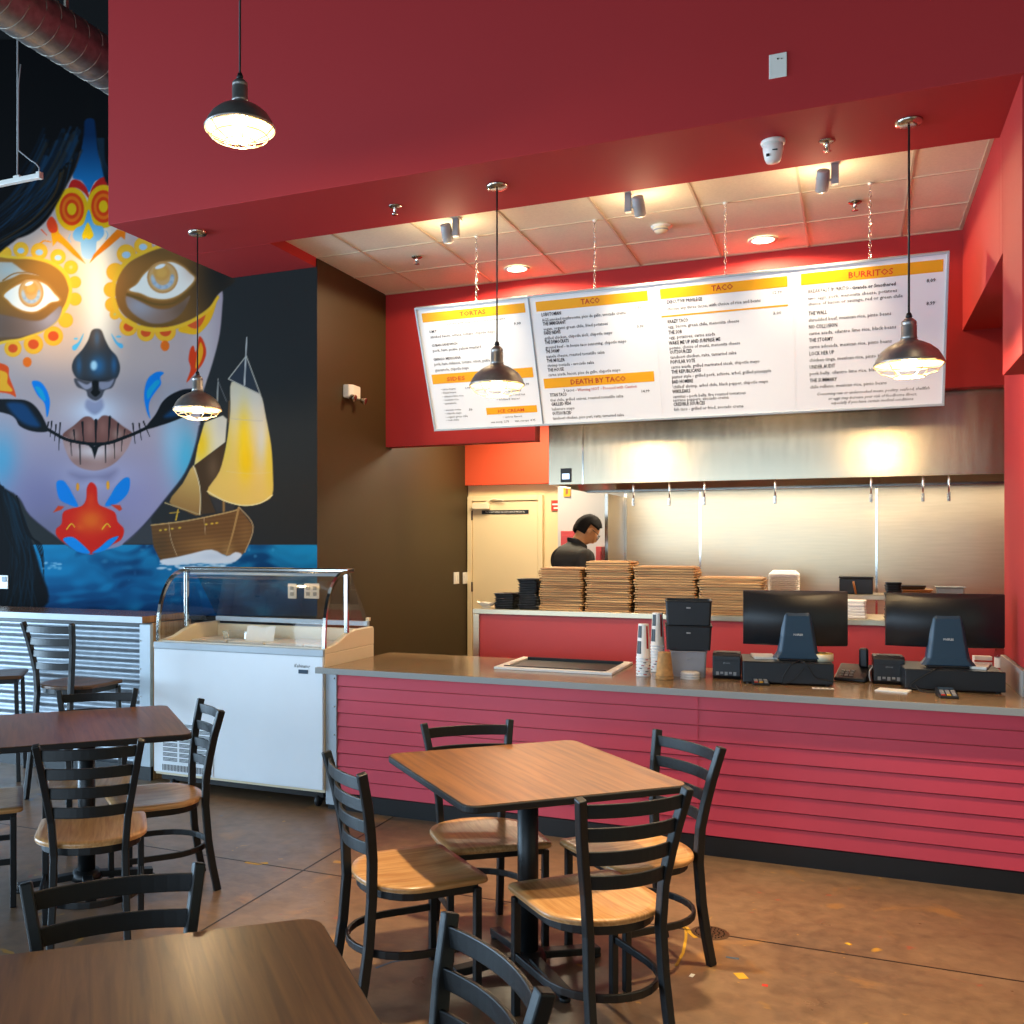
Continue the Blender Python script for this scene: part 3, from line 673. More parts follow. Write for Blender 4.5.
chairs = [
    ('ladder-back chair seen from its side at left of the middle table', -1.742, 3.211, 47, 'm'),
    ('ladder-back chair behind the middle table, its back against the red counter', -1.618, 4.19, -52.6, 'm'),
    ('ladder-back chair right of the middle table, facing left toward it', -0.623, 4.206, 227.5, 'm'),
    ('ladder-back chair right front of the middle table, back to camera', -0.639, 3.190, 135, 'm'),
    ('ladder-back chair pulled out from left table, back to camera', -2.846, 3.108, 130, 'l'),
    ('ladder-back chair in profile at right end of the left table before freezer vent', -2.965, 4.115, 230, 'l'),
    ('ladder-back chair behind the left table, only top rails showing', -3.852, 4.276, -54, 'l'),
    ('ladder-back chair at left photo edge, only its wood seat showing', -4.07, 3.24, 46, 'l'),
    ('ladder-back chair standing behind the bottom left table with two slats showing', -1.675, 1.918, -45, 'f'),
    ('ladder-back chair cut by the bottom photo edge, right of the nearest table', -0.654, 1.868, 227, 'f'),
]
GR = {'m': 'chairs around the middle table', 'l': 'chairs around the left table', 'f': 'chairs at the nearest table'}
proto = None
for lab, bx, by, face, g in chairs:
    loc, rz = place(None, bx, by, face)
    if proto is None:
        proto = make_chair(lab, GR[g]); proto.location = loc; proto.rotation_euler = (0, 0, rz)
    else: dup(proto, loc, rz, lab, GR[g])
# bar stools in front of the half wall
s1 = make_chair('tall ladder-back bar stool standing against the corrugated bar', 'bar stools at the corrugated bar', 'shaded_seat', 0.29, 'bar_stool', 'stool')
loc, rz = place(None, *at_z(46, 623, 1.18).xy, 92); s1.location = loc; s1.rotation_euler = (0, 0, rz)
loc, rz = place(None, -5.98, 5.12, 40); dup(s1, loc, rz, 'tall bar stool at far left, only its shaded seat edge in view')
# ================================================================== things on the front counter
CT = 0.9142
o = thing('drop_in_well', 'rectangular drop in counter well with white rim and black inside', 'counter well', (-1.69, 6.12, CT))
f = MB(); W2, D2 = 0.375, 0.30
f.box((-W2, -D2, 0), (W2, -D2 + 0.05, 0.016)); f.box((-W2, D2 - 0.05, 0), (W2, D2, 0.016)); f.box((-W2, -D2 + 0.05, 0), (-W2 + 0.05, D2 - 0.05, 0.016)); f.box((W2 - 0.05, -D2 + 0.05, 0), (W2, D2 - 0.05, 0.016))
f.build('rim', 'white_plastic', o, bevel=0.003)
f = MB(); f.box((-W2 + 0.051, -D2 + 0.051, 0.0005), (W2 - 0.051, D2 - 0.051, 0.003)); f.build('pan', 'black_plastic', o)
f = MB()
for (a, b) in (((-W2 + 0.051, -D2 + 0.051), (W2 - 0.051, -D2 + 0.058)), ((-W2 + 0.051, D2 - 0.058), (W2 - 0.051, D2 - 0.051))): f.box((a[0], a[1], 0.003), (b[0], b[1], 0.022))
f.build('gasket', 'black_rubber', o)
# paper cups, stacked upside down
def cup_mb(mb, z0, r_top, r_bot, h, mi=0):
    mb.lathe([(r_bot, z0), (r_bot + 0.003, z0 + 0.004), (r_top, z0 + h - 0.004), (r_top - 0.002, z0 + h), (r_top - 0.012, z0 + h), (r_top - 0.012, z0 + h - 0.004)], 20, mi, cap0=False)
def cup_stack(px, py, n, kind, r, where, group):
    b = at_z(px, py, CT)
    for k in range(n):
        last = (k == n - 1)
        nm = ('topmost of ' if last else 'nested in ') + where
        lab = {'print': 'white printed paper cup ', 'kraft': 'brown kraft paper cup '}[kind] + nm
        o = thing('paper_cup', lab, 'cup', (b.x, b.y, CT + k * 0.0175), 0.3 * k, group)
        H = 0.205 if kind == 'print' else 0.14
        f = MB(); f.lathe([(r, 0.0), (r + 0.003, 0.002), (r + 0.003, 0.008), (r, 0.010), (r * 0.74, H - 0.003), (r * 0.72, H), (0, H - 0.001)], 22)
        f.build('body', 'cup_white' if kind == 'print' else 'kraft', o)
        if kind == 'print':
            f = MB()
            def patch(a0, a1, za, zb_, mi):
                vs = []; q = 6
                for i in range(q + 1):
                    a = a0 + (a1 - a0) * i / q
                    for z in (za, zb_):
                        rr = r + (r * 0.74 - r) * (z - 0.01) / (H - 0.013) + 0.0006; vs.append((rr * math.cos(a), rr * math.sin(a), z))
                f.add(vs, [(2 * i, 2 * i + 2, 2 * i + 3, 2 * i + 1) for i in range(q)], mi)
            if last:
                patch(-2.6 - 0.3 * k, -1.75 - 0.3 * k, 0.03, 0.105, 1); patch(-2.5 - 0.3 * k, -1.7 - 0.3 * k, 0.125, 0.195, 1); patch(-0.9 - 0.3 * k, -0.5 - 0.3 * k, 0.06, 0.195, 0)
            else:
                patch(-1.4, -0.9, 0.011, 0.016, k % 2); patch(-2.6, -2.2, 0.011, 0.016, (k + 1) % 2); patch(0.2, 0.9, 0.011, 0.016, 0)
            f.build('print', ['cup_red', 'cup_black'], o)
cup_stack(643.5, 676, 7, 'print', 0.041, 'the front stack of white cups beside the well', 'white cups in the front stack')
cup_stack(657.5, 671.5, 10, 'print', 0.041, 'the taller rear stack of white cups', 'white cups in the rear stack')
cup_stack(664.5, 679, 2, 'kraft', 0.049, 'the short brown stack before grey bin', 'kraft cups')
# stacked bins
def bin_(name, label, z, m, w, d, h, x, y, t=1.06):
    o = thing(name, label, 'bin', (x, y, CT + z), R(9))
    f = MB(); lo = rrect(w / 2, d / 2, 0.012, 3); n = len(lo)
    vs = [(a, b, 0) for a, b in lo] + [(a * t, b * t, h) for a, b in lo] + [(a * t - 0.006 * (1 if a > 0 else -1), b * t - 0.006 * (1 if b > 0 else -1), h) for a, b in lo] + [(a * 0.96, b * 0.96, 0.006) for a, b in lo]
    fc = [tuple(range(n - 1, -1, -1))]
    for s_ in range(3): fc += [(s_ * n + i, s_ * n + (i + 1) % n, (s_ + 1) * n + (i + 1) % n, (s_ + 1) * n + i) for i in range(n)]
    fc.append(tuple(3 * n + i for i in range(n)))
    f.add(vs, fc); f.build('body', m, o)
    f = MB(); f.tube([(a * t, b * t, h) for a, b in lo] + [(lo[0][0] * t, lo[0][1] * t, h)], 0.005, 6); f.build('rim', m, o)
    f = MB(); f.box((-0.012, -d / 2 * t - 0.006, h * 0.7), (0.012, -d / 2 * t + 0.002, h * 0.76)); f.build('catch', 'grey_plastic', o, bevel=0.001)
bb = at_z(690, 678, CT)
bin_('storage_bin', 'grey plastic bin at the bottom under two black bins', 0.0, 'grey_bin', 0.195, 0.26, 0.148, bb.x - 0.036, bb.y + 0.175)
bin_('storage_bin', 'black plastic bin in the middle of the three bin stack', 0.158, 'black_plastic', 0.25, 0.26, 0.14, bb.x - 0.036, bb.y + 0.175)
bin_('storage_bin', 'black plastic bin on top of the three bin stack', 0.306, 'black_plastic', 0.25, 0.26, 0.14, bb.x - 0.036, bb.y + 0.175)
p = at_z(689.5, 679, CT)
for k in range(3):
    o = thing('cup_lid', ('topmost' if k == 2 else 'lower') + ' white plastic cup lid in the little stack before grey bin', 'lid', (p.x, p.y + 0.02, CT + k * 0.014), 0, 'white cup lids')
    f = MB(); f.lathe([(0.052, 0.0), (0.054, 0.003), (0.052, 0.011), (0.046, 0.013), (0, 0.0125)], 24); f.build('disc', 'cup_white', o)
    f = MB(); f.lathe([(0.049, 0.0), (0.0555, 0.0), (0.0555, 0.004), (0.049, 0.004)], 24); f.build('rim', 'cup_white', o)
# receipt printers
def printer(label, px0, px1, py, d, h, rz):
    a = at_z(px0, py, CT); b = at_z(px1, py, CT); w = abs(b.x - a.x); c_ = (a + b) / 2
    o = thing('receipt_printer', label, 'printer', (c_.x, c_.y + d / 2, CT), rz)
    f = MB(); f.prism([(-d / 2, 0.02), (-d / 2, h - 0.015), (-d / 2 + 0.02, h), (d / 2, h), (d / 2, 0.0), (-d / 2 + 0.015, 0.0)], -w / 2, w / 2, 0, Matrix(((0, 0, 1, 0), (1, 0, 0, 0), (0, 1, 0, 0), (0, 0, 0, 1)))); f.build('body', 'black_plastic', o, bevel=0.006, seg=3)
    f = MB(); f.box((-w / 2 + 0.006, -d / 2 - 0.002, h * 0.72), (w / 2 - 0.006, -d / 2 + 0.004, h * 0.74)); f.build('paper_slot', 'black_rubber', o)
    f = MB()
    for k in range(5): f.box((-w / 2 + 0.02 + k * w / 6.5, -d / 2 - 0.004, 0.022 + 0.008 * (k % 2)), (-w / 2 + 0.036 + k * w / 6.5, -d / 2, 0.042))
    f.build('socket', 'grey_plastic', o)
    t = MB(); text_mb(t, 'EPSON', 0.012, face_mtx((0, -d / 2 - 0.0008, h * 0.6), (1, 0, 0), (0, 0, 1)), 0, 'CENTER'); t.build('logo', 'grey_plastic', o)
    f = MB(); f.box((-w / 2 + 0.02, -d / 2 + 0.03, h), (w / 2 - 0.02, d / 2 - 0.03, h + 0.004)); f.build('cover', 'black_plastic', o, bevel=0.002)
printer('small black receipt printer beside the stacked bins', 710.5, 740, 679, 0.16, 0.148, R(5))
printer('black receipt printer at left end of the right till, cables on its face', 873, 904, 684.5, 0.16, 0.155, R(3))
# tills
def till(n1, n2, dpx, dpy0, dpy1, mon, stand, rz_d, rz_m, side):
    a = at_z(dpx[0], dpy0, CT); b = at_z(dpx[1], dpy1, CT)
    w = (b - a).length; ang = math.atan2(b.y - a.y, b.x - a.x); dd = 0.40; h = n2
    u = Vector((math.cos(ang), math.sin(ang), 0)); v = Vector((-math.sin(ang), math.cos(ang), 0)); c_ = (a + b) / 2 + v * dd / 2
    o = thing('cash_drawer', 'flat black cash drawer under the ' + side + ' till screen', 'cash drawer', (c_.x, c_.y, CT), ang, 'cash drawers')
    f = MB(); f.box((-w / 2, -dd / 2, 0.008), (w / 2, dd / 2, h)); f.build('case', 'black_plastic', o, bevel=0.005)
    for sx in (-1, 1):
        for sy in (-1, 1): MB().lathe([(0.012, 0), (0.012, 0.0079), (0, 0.0079)], 10, 0, (sx * (w / 2 - 0.03), sy * (dd / 2 - 0.03), 0)).build('foot', 'black_rubber', o)
    f = MB(); f.box((-w / 2 + 0.012, dd / 2, 0.02), (w / 2 - 0.012, dd / 2 + 0.006, h - 0.02)); dw = f.build('drawer', 'black_plastic', o, bevel=0.002)
    f = MB(); f.cyl((0, 0, 0), 0.01, 0, 0.006, 12, 0, Matrix.Translation((0, dd / 2 + 0.006, h / 2)) @ Matrix.Rotation(R(-90), 4, 'X')); f.build('lock', 'nickel', dw)
    # screen on its stand
    sa = at_y(stand[0], stand[2], c_.y - 0.05)
    zb = CT + h
    s = thing('till_screen', 'black till screen seen from behind on ' + ('left' if side == 'left' else 'right') + ' till stand', 'screen', (sa.x, c_.y - 0.02, zb + 0.0005), ang + rz_m, 'till screens')
    ppm = 980 / (-st * sa.x + ct * (c_.y - 0.05))
    hs = (stand[2] - stand[1]) / ppm; mw = (mon[1] - mon[0]) / ppm * (0.97 if side == 'left' else 0.92); mh = (mon[3] - mon[2]) / ppm
    mz = (stand[2] - mon[3]) / ppm; off = ((mon[0] + mon[1]) / 2 - stand[0]) / ppm
    f = MB(); f.prism([(0.10, -0.085), (0.10, 0.085), (-0.10, 0.085), (-0.10, -0.085)], 0, 0.012); f.build('base', 'black_plastic', s, bevel=0.005)
    f = MB(); wb, wt = 0.108, 0.078
    sec = [(wb * 1.25, -0.085, 0.012), (wb, -0.075, 0.05), ((wb + wt) / 2, -0.06, hs * 0.5), (wt, -0.045, hs - 0.02), (wt * 0.93, -0.035, hs)]
    vs = []
    for hw, y, z in sec: vs += [(-hw, y + 0.02, z), (-hw * 0.82, y, z), (hw * 0.82, y, z), (hw, y + 0.02, z), (hw, y + 0.07, z), (-hw, y + 0.07, z)]
    k = 6; fc = [tuple(range(k - 1, -1, -1)), tuple((len(sec) - 1) * k + i for i in range(k))]
    for q in range(len(sec) - 1): fc += [(q * k + i, q * k + (i + 1) % k, (q + 1) * k + (i + 1) % k, (q + 1) * k + i) for i in range(k)]
    f.add(vs, fc); stn = f.build('stand', 'blue_black_plastic', s, bevel=0.006, seg=3)
    t = MB(); text_mb(t, 'POSIFLEX', 0.016, face_mtx((0, -0.0645, hs * 0.52), (1, 0, 0), (0, -0.05, 1)), 0, 'CENTER', width=0.05, bold=0.02); t.build('logo', 'white_plastic', stn)
    # curved back housing
    f = MB(); n = 12; vs = []
    for q in range(n + 1):
        u_ = -1 + 2 * q / n; x = u_ * mw / 2; yb = 0.012 - 0.05 * (1 - u_ * u_); edge = abs(u_)
        vs += [(x + off, yb + 0.02, mz), (x + off, yb, mz + 0.012), (x + off, yb, mz + mh - 0.03 * (1 - u_ * u_) - 0.004), (x + off, 0.03, mz + mh)]
    fc = []
    for q in range(n):
        b0 = q * 4
        for j in range(3): fc.append((b0 + j, b0 + 4 + j, b0 + 5 + j, b0 + j + 1))
    f.add(vs, fc, 0, True)
    e = n * 4
    f.add([vs[0], vs[1], vs[2], vs[3]], [(0, 1, 2, 3)]); f.add([vs[e], vs[e + 1], vs[e + 2], vs[e + 3]], [(3, 2, 1, 0)])
    hb = f.build('housing', 'black_plastic', s)
    f = MB(); f.box((off - mw / 2, 0.031, mz), (off + mw / 2, 0.05, mz + mh)); f.build('bezel', 'black_plastic', s, bevel=0.004)
    f = MB(); f.box((off - mw / 2 + 0.015, 0.0501, mz + 0.02), (off + mw / 2 - 0.015, 0.052, mz + mh - 0.015)); f.build('display', 'blue_black_plastic', s)
    return o, c_, ang, w, dd, h, v, u
d1 = till(0, 0.125, (743, 834), 683.5, 687, (744, 846, 588, 643), (796.5, 609, 657), 0, R(2), 'left')
d2 = till(0, 0.115, (905, 1006), 690, 694.5, (887, 1004, 592, 646), (946.5, 613, 665), 0, R(2), 'right')
def on_drawer(d, fx, fy):
    o, c_, ang, w, dd, h, v, u = d
    p = c_ + u * (fx * w / 2) + v * (fy * dd / 2); return (p.x, p.y, CT + h + 0.0005), ang
def papers(label, loc, rz, w, h, n=5):
    o = thing('paper_pad', label, 'paper', loc, rz)
    for k in range(n):
        f = MB(); f.box((-w / 2 + 0.002 * (k % 3), -h / 2, k * 0.0022), (w / 2 + 0.002 * (k % 2), h / 2, k * 0.0022 + 0.0018)); f.build('sheet', 'white_paper', o)
l_, a_ = on_drawer(d1, -0.5, 0.2); papers('white papers lying on the left cash drawer behind screen stand', l_, a_ + 0.1, 0.12, 0.2, 6)
l_, a_ = on_drawer(d2, 0.55, 0.0); papers('white papers lying on right cash drawer beside the stand', l_, a_ - 0.3, 0.13, 0.2, 6)
p = at_z(893, 691, CT); papers('white sheets lying on the countertop before the right till', (p.x, p.y, CT + 0.0006), R(-14), 0.16, 0.11, 3)
l_, a_ = on_drawer(d1, 0.78, -0.2)
o = thing('tape_roll', 'roll of yellow topped paper tape on the left cash drawer', 'tape', l_, a_)
f = MB(); f.lathe([(0.03, 0), (0.068, 0), (0.068, 0.04), (0.03, 0.04), (0.03, 0)], 28); f.build('roll', 'cream_enamel', o)
f = MB(); f.lathe([(0.031, 0.0401), (0.062, 0.0401), (0.062, 0.043), (0.031, 0.043)], 28); f.build('label_ring', 'tape_yellow', o)
p = at_z(823, 688.5, CT)
o = thing('counter_sticker', 'small white printed sticker stuck flat on the countertop', 'sticker', (p.x, p.y, CT + 0.0005), R(8))
f = MB(); f.box((-0.055, -0.022, 0), (0.055, 0.022, 0.0012)); f.build('sheet', 'white_paper', o)
f = MB()
for k in range(4): f.lathe([(0, 0.0018), (0.008, 0.0018), (0.008, 0.0013)], 10, 0, (-0.035 + k * 0.023, 0.002, 0))
f.build('print', 'menu_ink', o)
# card readers
def reader(label, px, py, rz):
    global RS
    p = at_z(px, py, CT); o = thing('card_reader', label, 'card reader', (p.x, p.y + 0.0, CT), rz, 'card readers')
    f = MB(); f.prism([(-0.065, 0.0), (-0.065, 0.012), (0.05, 0.04), (0.065, 0.04), (0.065, 0.0)], -0.045, 0.045, 0, Matrix(((0, 0, 1, 0), (1, 0, 0, 0), (0, 1, 0, 0), (0, 0, 0, 1)))); f.build('body', 'black_plastic', o, bevel=0.005)
    sl = math.atan2(0.028, 0.115)
    for i in range(3):
        for j in range(4):
            x = -0.026 + i * 0.026; y = -0.05 + j * 0.019; z = 0.012 + (y + 0.065) * math.tan(sl)
            f = MB(); f.cbox((0, 0, 0.002), (0.018, 0.012, 0.004), 0, Matrix.Translation((x, y, z)) @ Matrix.Rotation(sl, 4, 'X')); f.build('key', ('sign_red', 'tag_yellow', 'grey_plastic')[i] if j == 0 else 'grey_plastic', o)
    z = 0.012 + (0.04 + 0.065) * math.tan(sl)
    f = MB(); f.cbox((0, 0, 0.001), (0.07, 0.03, 0.002), 0, Matrix.Translation((0, 0.038, z)) @ Matrix.Rotation(sl, 4, 'X')); f.build('screen', 'blue_black_plastic', o)
reader('black card reader with keypad before the left cash drawer', 760, 684, R(12))
reader('black card reader with keypad before the right cash drawer', 947, 697, R(6))
# cables
def cable(label, pts, r=0.0035, m='black_rubber'):
    P = [Vector(p) for p in pts]; out = []
    for i in range(len(P) - 1):
        p0, p1, p2, p3 = P[max(0, i - 1)], P[i], P[i + 1], P[min(len(P) - 1, i + 2)]
        for k in range(8):
            t = k / 8; out.append(0.5 * ((2 * p1) + (p2 - p0) * t + (2 * p0 - 5 * p1 + 4 * p2 - p3) * t * t + (3 * p1 - p0 - 3 * p2 + p3) * t ** 3))
    out.append(P[-1]); f = MB(); f.tube(out, r, 6); o = f.build('cable', m); return tag(o, label, 'cable', 'till cables')
def front(d, fx, z, gap=0.008):
    o, c_, ang, w, dd, h, v, u = d
    p = c_ + u * (fx * w / 2) - v * (dd / 2 + gap); return (p.x, p.y, CT + z)
def top(d, fx, fy, z=0.006):
    o, c_, ang, w, dd, h, v, u = d
    p = c_ + u * (fx * w / 2) + v * (fy * dd / 2); return (p.x, p.y, CT + h + z)
cable('black cable looping down the left drawer front from the stand', [top(d1, 0.3, -0.6), top(d1, 0.2, -0.97), front(d1, 0.05, 0.11), front(d1, -0.1, 0.05), front(d1, -0.12, 0.006), front(d1, 0.1, 0.03, 0.012), front(d1, 0.35, 0.1, 0.012)])
cable('black cable crossing to the right end of left drawer front', [top(d1, 0.25, -0.7), top(d1, 0.35, -0.97), front(d1, 0.45, 0.10), front(d1, 0.6, 0.05, 0.012), front(d1, 0.85, 0.035), front(d1, 1.0, 0.03)])
cable('black cable trailing from right stand across right drawer front', [top(d2, -0.2, -0.7), top(d2, -0.35, -0.97), front(d2, -0.5, 0.10), front(d2, -0.75, 0.06, 0.012), front(d2, -0.9, 0.02, 0.02), front(d2, -0.6, 0.006, 0.03), front(d2, -0.2, 0.006, 0.06)])
cable('thin black cable running to the right card reader', [front(d2, -0.8, 0.03, 0.014), front(d2, -0.7, 0.005, 0.06), front(d2, -0.45, 0.005, 0.08), front(d2, -0.2, 0.005, 0.05), front(d2, -0.08, 0.012, 0.03)])
# desk phone with upright handset
p = at_z(853, 682, CT)
o = thing('desk_phone', 'black desk phone with handset standing upright between the tills', 'phone', (p.x + 0.0, p.y + 0.09, CT), R(-12))
f = MB(); f.prism([(-0.09, 0.0), (-0.09, 0.02), (0.07, 0.085), (0.09, 0.085), (0.09, 0.0)], -0.085, 0.085, 0, Matrix(((0, 0, 1, 0), (1, 0, 0, 0), (0, 1, 0, 0), (0, 0, 0, 1)))); f.build('base', 'black_plastic', o, bevel=0.008)
f = MB(); f.box((0.025, 0.02, 0.07), (0.075, 0.055, 0.185)); f.build('handset', 'black_plastic', o, bevel=0.014, seg=4)
for i in range(3):
    for j in range(3):
        f = MB(); y = -0.06 + j * 0.025; f.cbox((-0.05 + i * 0.026, y, 0.021 + (y + 0.09) * 0.406), (0.016, 0.012, 0.008)); f.build('key', 'grey_plastic', o)
cable('white cord rising beside the desk phone', [(p.x + 0.09, p.y + 0.02, CT + 0.006), (p.x + 0.085, p.y + 0.02, CT + 0.06), (p.x + 0.11, p.y + 0.05, CT + 0.10), (p.x + 0.10, p.y + 0.08, CT + 0.09)], 0.004, 'white_plastic')
# bottle and little carton at the right end
p = at_z(1004, 672, CT)
o = thing('pump_bottle', 'clear plastic bottle at right end of the counter by the pillar', 'bottle', (p.x - 0.03, p.y - 0.12, CT), 0)
f = MB(); f.lathe([(0, 0.001), (0.034, 0.001), (0.036, 0.006), (0.036, 0.12), (0.03, 0.15), (0.014, 0.17), (0.013, 0.185)], 20); f.build('body', 'clear_plastic', o)
f = MB(); f.lathe([(0.016, 0.186), (0.016, 0.205), (0.006, 0.207), (0.006, 0.225), (0, 0.226)], 16); f.build('cap', 'white_plastic', o)
f = MB(); f.lathe([(0.0365, 0.04), (0.0365, 0.10)], 20); f.build('label_band', 'cup_white', o)
p = at_z(992, 672, CT)
o = thing('small_carton', 'small white carton behind the right cash drawer near bottle', 'carton', (p.x - 0.04, p.y + 0.12, CT), R(6))
f = MB(); f.box((-0.05, -0.03, 0), (0.05, 0.03, 0.085)); f.build('box', 'white_paper', o, bevel=0.002)
f = MB(); f.box((-0.05, -0.0305, 0.05), (0.05, -0.0301, 0.06)); f.build('print', 'sign_red', o)
# ================================================================== trays and boards on the pass
PZ = 1.2005
def trays(x0, x1, n, h, label_top, label, group, m, wood_=True, y=7.17, dd=0.30):
    t = h / n; first = None
    for k in range(n):
        w = (x1 - x0); dx = random.uniform(-0.008, 0.008); dy = random.uniform(-0.008, 0.01); rz = R(random.uniform(-1.2, 1.2))
        loc = ((x0 + x1) / 2 + dx, y + dd / 2 + dy, PZ + k * t); lab = label_top if k == n - 1 else label
        if first is None:
            o = thing('serving_board' if wood_ else 'serving_tray', lab, 'tray', loc, rz, group)
            if wood_:
                f = MB(); f.prism(rrect(w / 2, dd / 2, 0.02, 3), 0.001, t * 0.72); f.build('board', m, o, bevel=min(0.002, t * 0.2))
                f = MB(); f.prism(rrect(w / 2 - 0.02, dd / 2 - 0.02, 0.015, 3), t * 0.72, t * 0.99); f.build('raised_face', m, o)
            else:
                ol = rrect(w / 2, dd / 2, 0.025, 4); nn = len(ol); f = MB(); vs = []
                for s_, z in ((0.86, 0.0), (0.97, t * 0.75), (1.0, t * 0.8), (1.0, t * 0.99), (0.95, t * 0.95), (0.84, t * 0.3)): vs += [(a * s_, b * s_, z) for a, b in ol]
                fc = [tuple(range(nn - 1, -1, -1))]
                for q in range(5): fc += [(q * nn + i, q * nn + (i + 1) % nn, (q + 1) * nn + (i + 1) % nn, (q + 1) * nn + i) for i in range(nn)]
                fc.append(tuple(5 * nn + i for i in range(nn))); f.add(vs, fc); f.build('shell', m, o)
            first = o
        else:
            dup(first, loc, rz, lab, group)
trays(-2.545, -2.372, 9, 0.118, 'topmost black tray in the shortest black stack at pass end', 'black tray within the shortest black stack at pass end', 'black trays in the short stack', 'bowl_black', False, dd=0.2)
trays(-2.358, -2.192, 18, 0.232, 'topmost black tray in the taller black stack beside wooden boards', 'black tray within the taller black stack beside wooden boards', 'black trays in the tall stack', 'bowl_black', False, dd=0.2)
trays(-2.180, -1.842, 19, 0.322, 'topmost wooden board in the leftmost board stack', 'thin wooden board within the leftmost board stack', 'boards in the leftmost stack', 'board_wood')
trays(-1.826, -1.484, 22, 0.374, 'topmost wooden board in the tallest board stack, before the cook', 'thin wooden board within the tallest board stack, before the cook', 'boards in the tallest stack', 'board_wood')
trays(-1.466, -1.022, 18, 0.338, 'topmost wooden board in the wide stack behind black bins', 'thin wooden board within the wide stack behind black bins', 'boards in the wide stack', 'board_wood')
trays(-1.006, -0.56, 15, 0.265, 'topmost wooden board in the rightmost stack by left screen', 'thin wooden board within the rightmost stack by left screen', 'boards in the rightmost stack', 'board_wood')
trays(0.195, 0.30, 14, 0.245, 'topmost black bowl in the bowl stack between the screens', 'black bowl within the bowl stack between the screens', 'black bowls between the screens', 'bowl_black', False, dd=0.12)
trays(0.312, 0.41, 10, 0.17, 'topmost black bowl in the half hidden stack behind right screen', 'black bowl within the half hidden stack behind right screen', 'black bowls behind the right screen', 'bowl_black', False, dd=0.12)
# crumpled napkin
p = at_y(484, 607, 7.25)
o = thing('paper_boat', 'white paper food boat at the left end of pass counter', 'paper boat', (p.x + 0.02, 7.26, PZ), R(10))
f = MB(); vs = []
for a in range(9):
    u = -1 + a / 4
    for b in range(5):
        v = -1 + b / 2; vs.append((u * 0.075, v * 0.045, 0.004 + 0.045 * max(abs(u) ** 3, v * v * 0.8) + 0.004 * math.sin(5 * u + 3 * v)))
f.add(vs, [(a * 5 + b, a * 5 + 5 + b, a * 5 + 6 + b, a * 5 + b + 1) for a in range(8) for b in range(4)], 0, True)
f.build('boat', 'white_paper', o)
f = MB(); f.box((-0.03, -0.02, 0.0), (0.03, 0.02, 0.004)); f.build('base', 'white_paper', o)
# folded napkins between the screens
p = at_y(855, 618, 7.2)
for k in range(6):
    o = thing('napkin_stack', ('topmost' if k == 5 else 'lower') + ' bundle of white napkins between the two screens', 'napkins', (p.x, 7.27 + 0.004 * (k % 2), PZ + k * 0.02), R(3 - k), 'napkin bundles')
    f = MB(); f.prism(rrect(0.07, 0.09, 0.02, 4), 0.0, 0.0195); f.build('bundle', 'white_paper', o, bevel=0.006)
# foam boxes and things on the back shelf
SZ = 1.3102
p = at_y(784, 585, 8.4)
for k in range(9):
    o = thing('foam_container', ('topmost' if k == 8 else 'nested') + ' white foam food container in the stack on back shelf', 'container', (p.x, 8.42, SZ + k * 0.016), 0, 'foam containers on the back shelf')
    f = MB(); ol = rrect(0.115, 0.115, 0.03, 4); nn = len(ol); hh = 0.05 if k == 8 else 0.0155; vs = [(a, b, 0) for a, b in ol] + [(a * 1.0, b * 1.0, hh * 0.4) for a, b in ol] + [(a * 0.72, b * 0.8, hh) for a, b in ol]
    f.add(vs, [tuple(range(nn - 1, -1, -1)), tuple(2 * nn + i for i in range(nn))] + [(q * nn + i, q * nn + (i + 1) % nn, (q + 1) * nn + (i + 1) % nn, (q + 1) * nn + i) for q in range(2) for i in range(nn)]); f.build('shell', 'foam_white', o)
p = at_y(856, 590, 8.45)
o = thing('wire_basket', 'black utensil bin on the back shelf left of the bowl stack', 'bin', (p.x, 8.45, SZ), 0)
f = MB(); f.box((-0.12, -0.1, 0), (0.12, 0.1, 0.12)); f.build('body', 'black_plastic', o, bevel=0.006)
f = MB(); f.box((-0.125, -0.105, 0.121), (0.125, 0.105, 0.135)); f.build('rim', 'black_plastic', o, bevel=0.004)
f = MB(); f.tube([(0.0, -0.13, 0.0), (-0.02, -0.125, 0.1)], 0.008, 8); f.build('utensil', 'amber', o)
p = at_y(915, 590, 8.4)
for k in range(3):
    big = k < 2
    o = thing('serving_tray', ('brown rimmed tray, lower of two, on the back shelf' if k == 0 else 'brown rimmed tray, upper of two, on the back shelf') if big else 'small black dish on the two brown trays', 'tray', (p.x - 0.02, 8.42, SZ + (0, 0.022, 0.044)[k]), 0)
    w_ = 0.14 if big else 0.095; ol = rrect(w_, 0.11 if big else 0.08, 0.03, 4); nn = len(ol); f = MB(); hh = 0.0215 if big else 0.03
    vs = [(a * 0.9, b * 0.9, 0) for a, b in ol] + [(a, b, hh * 0.7) for a, b in ol] + [(a, b, hh) for a, b in ol] + [(a * 0.9, b * 0.9, hh * 0.9) for a, b in ol]
    f.add(vs, [tuple(range(nn - 1, -1, -1)), tuple(3 * nn + i for i in range(nn))] + [(q * nn + i, q * nn + (i + 1) % nn, (q + 1) * nn + (i + 1) % nn, (q + 1) * nn + i) for q in range(3) for i in range(nn)]); f.build('shell', 'amber' if big else 'bowl_black', o)
p = at_y(941, 585, 8.45)
o = thing('foil_pan', 'shallow pale metal pan at right on the back shelf', 'pan', (p.x + 0.06, 8.45, SZ), 0)
f = MB(); f.box((-0.09, -0.09, 0), (0.09, 0.09, 0.06)); f.build('body', 'galvanised', o, bevel=0.01)
f = MB(); f.box((-0.1, -0.1, 0.0601), (0.1, 0.1, 0.066)); f.build('rim', 'galvanised', o, bevel=0.002)
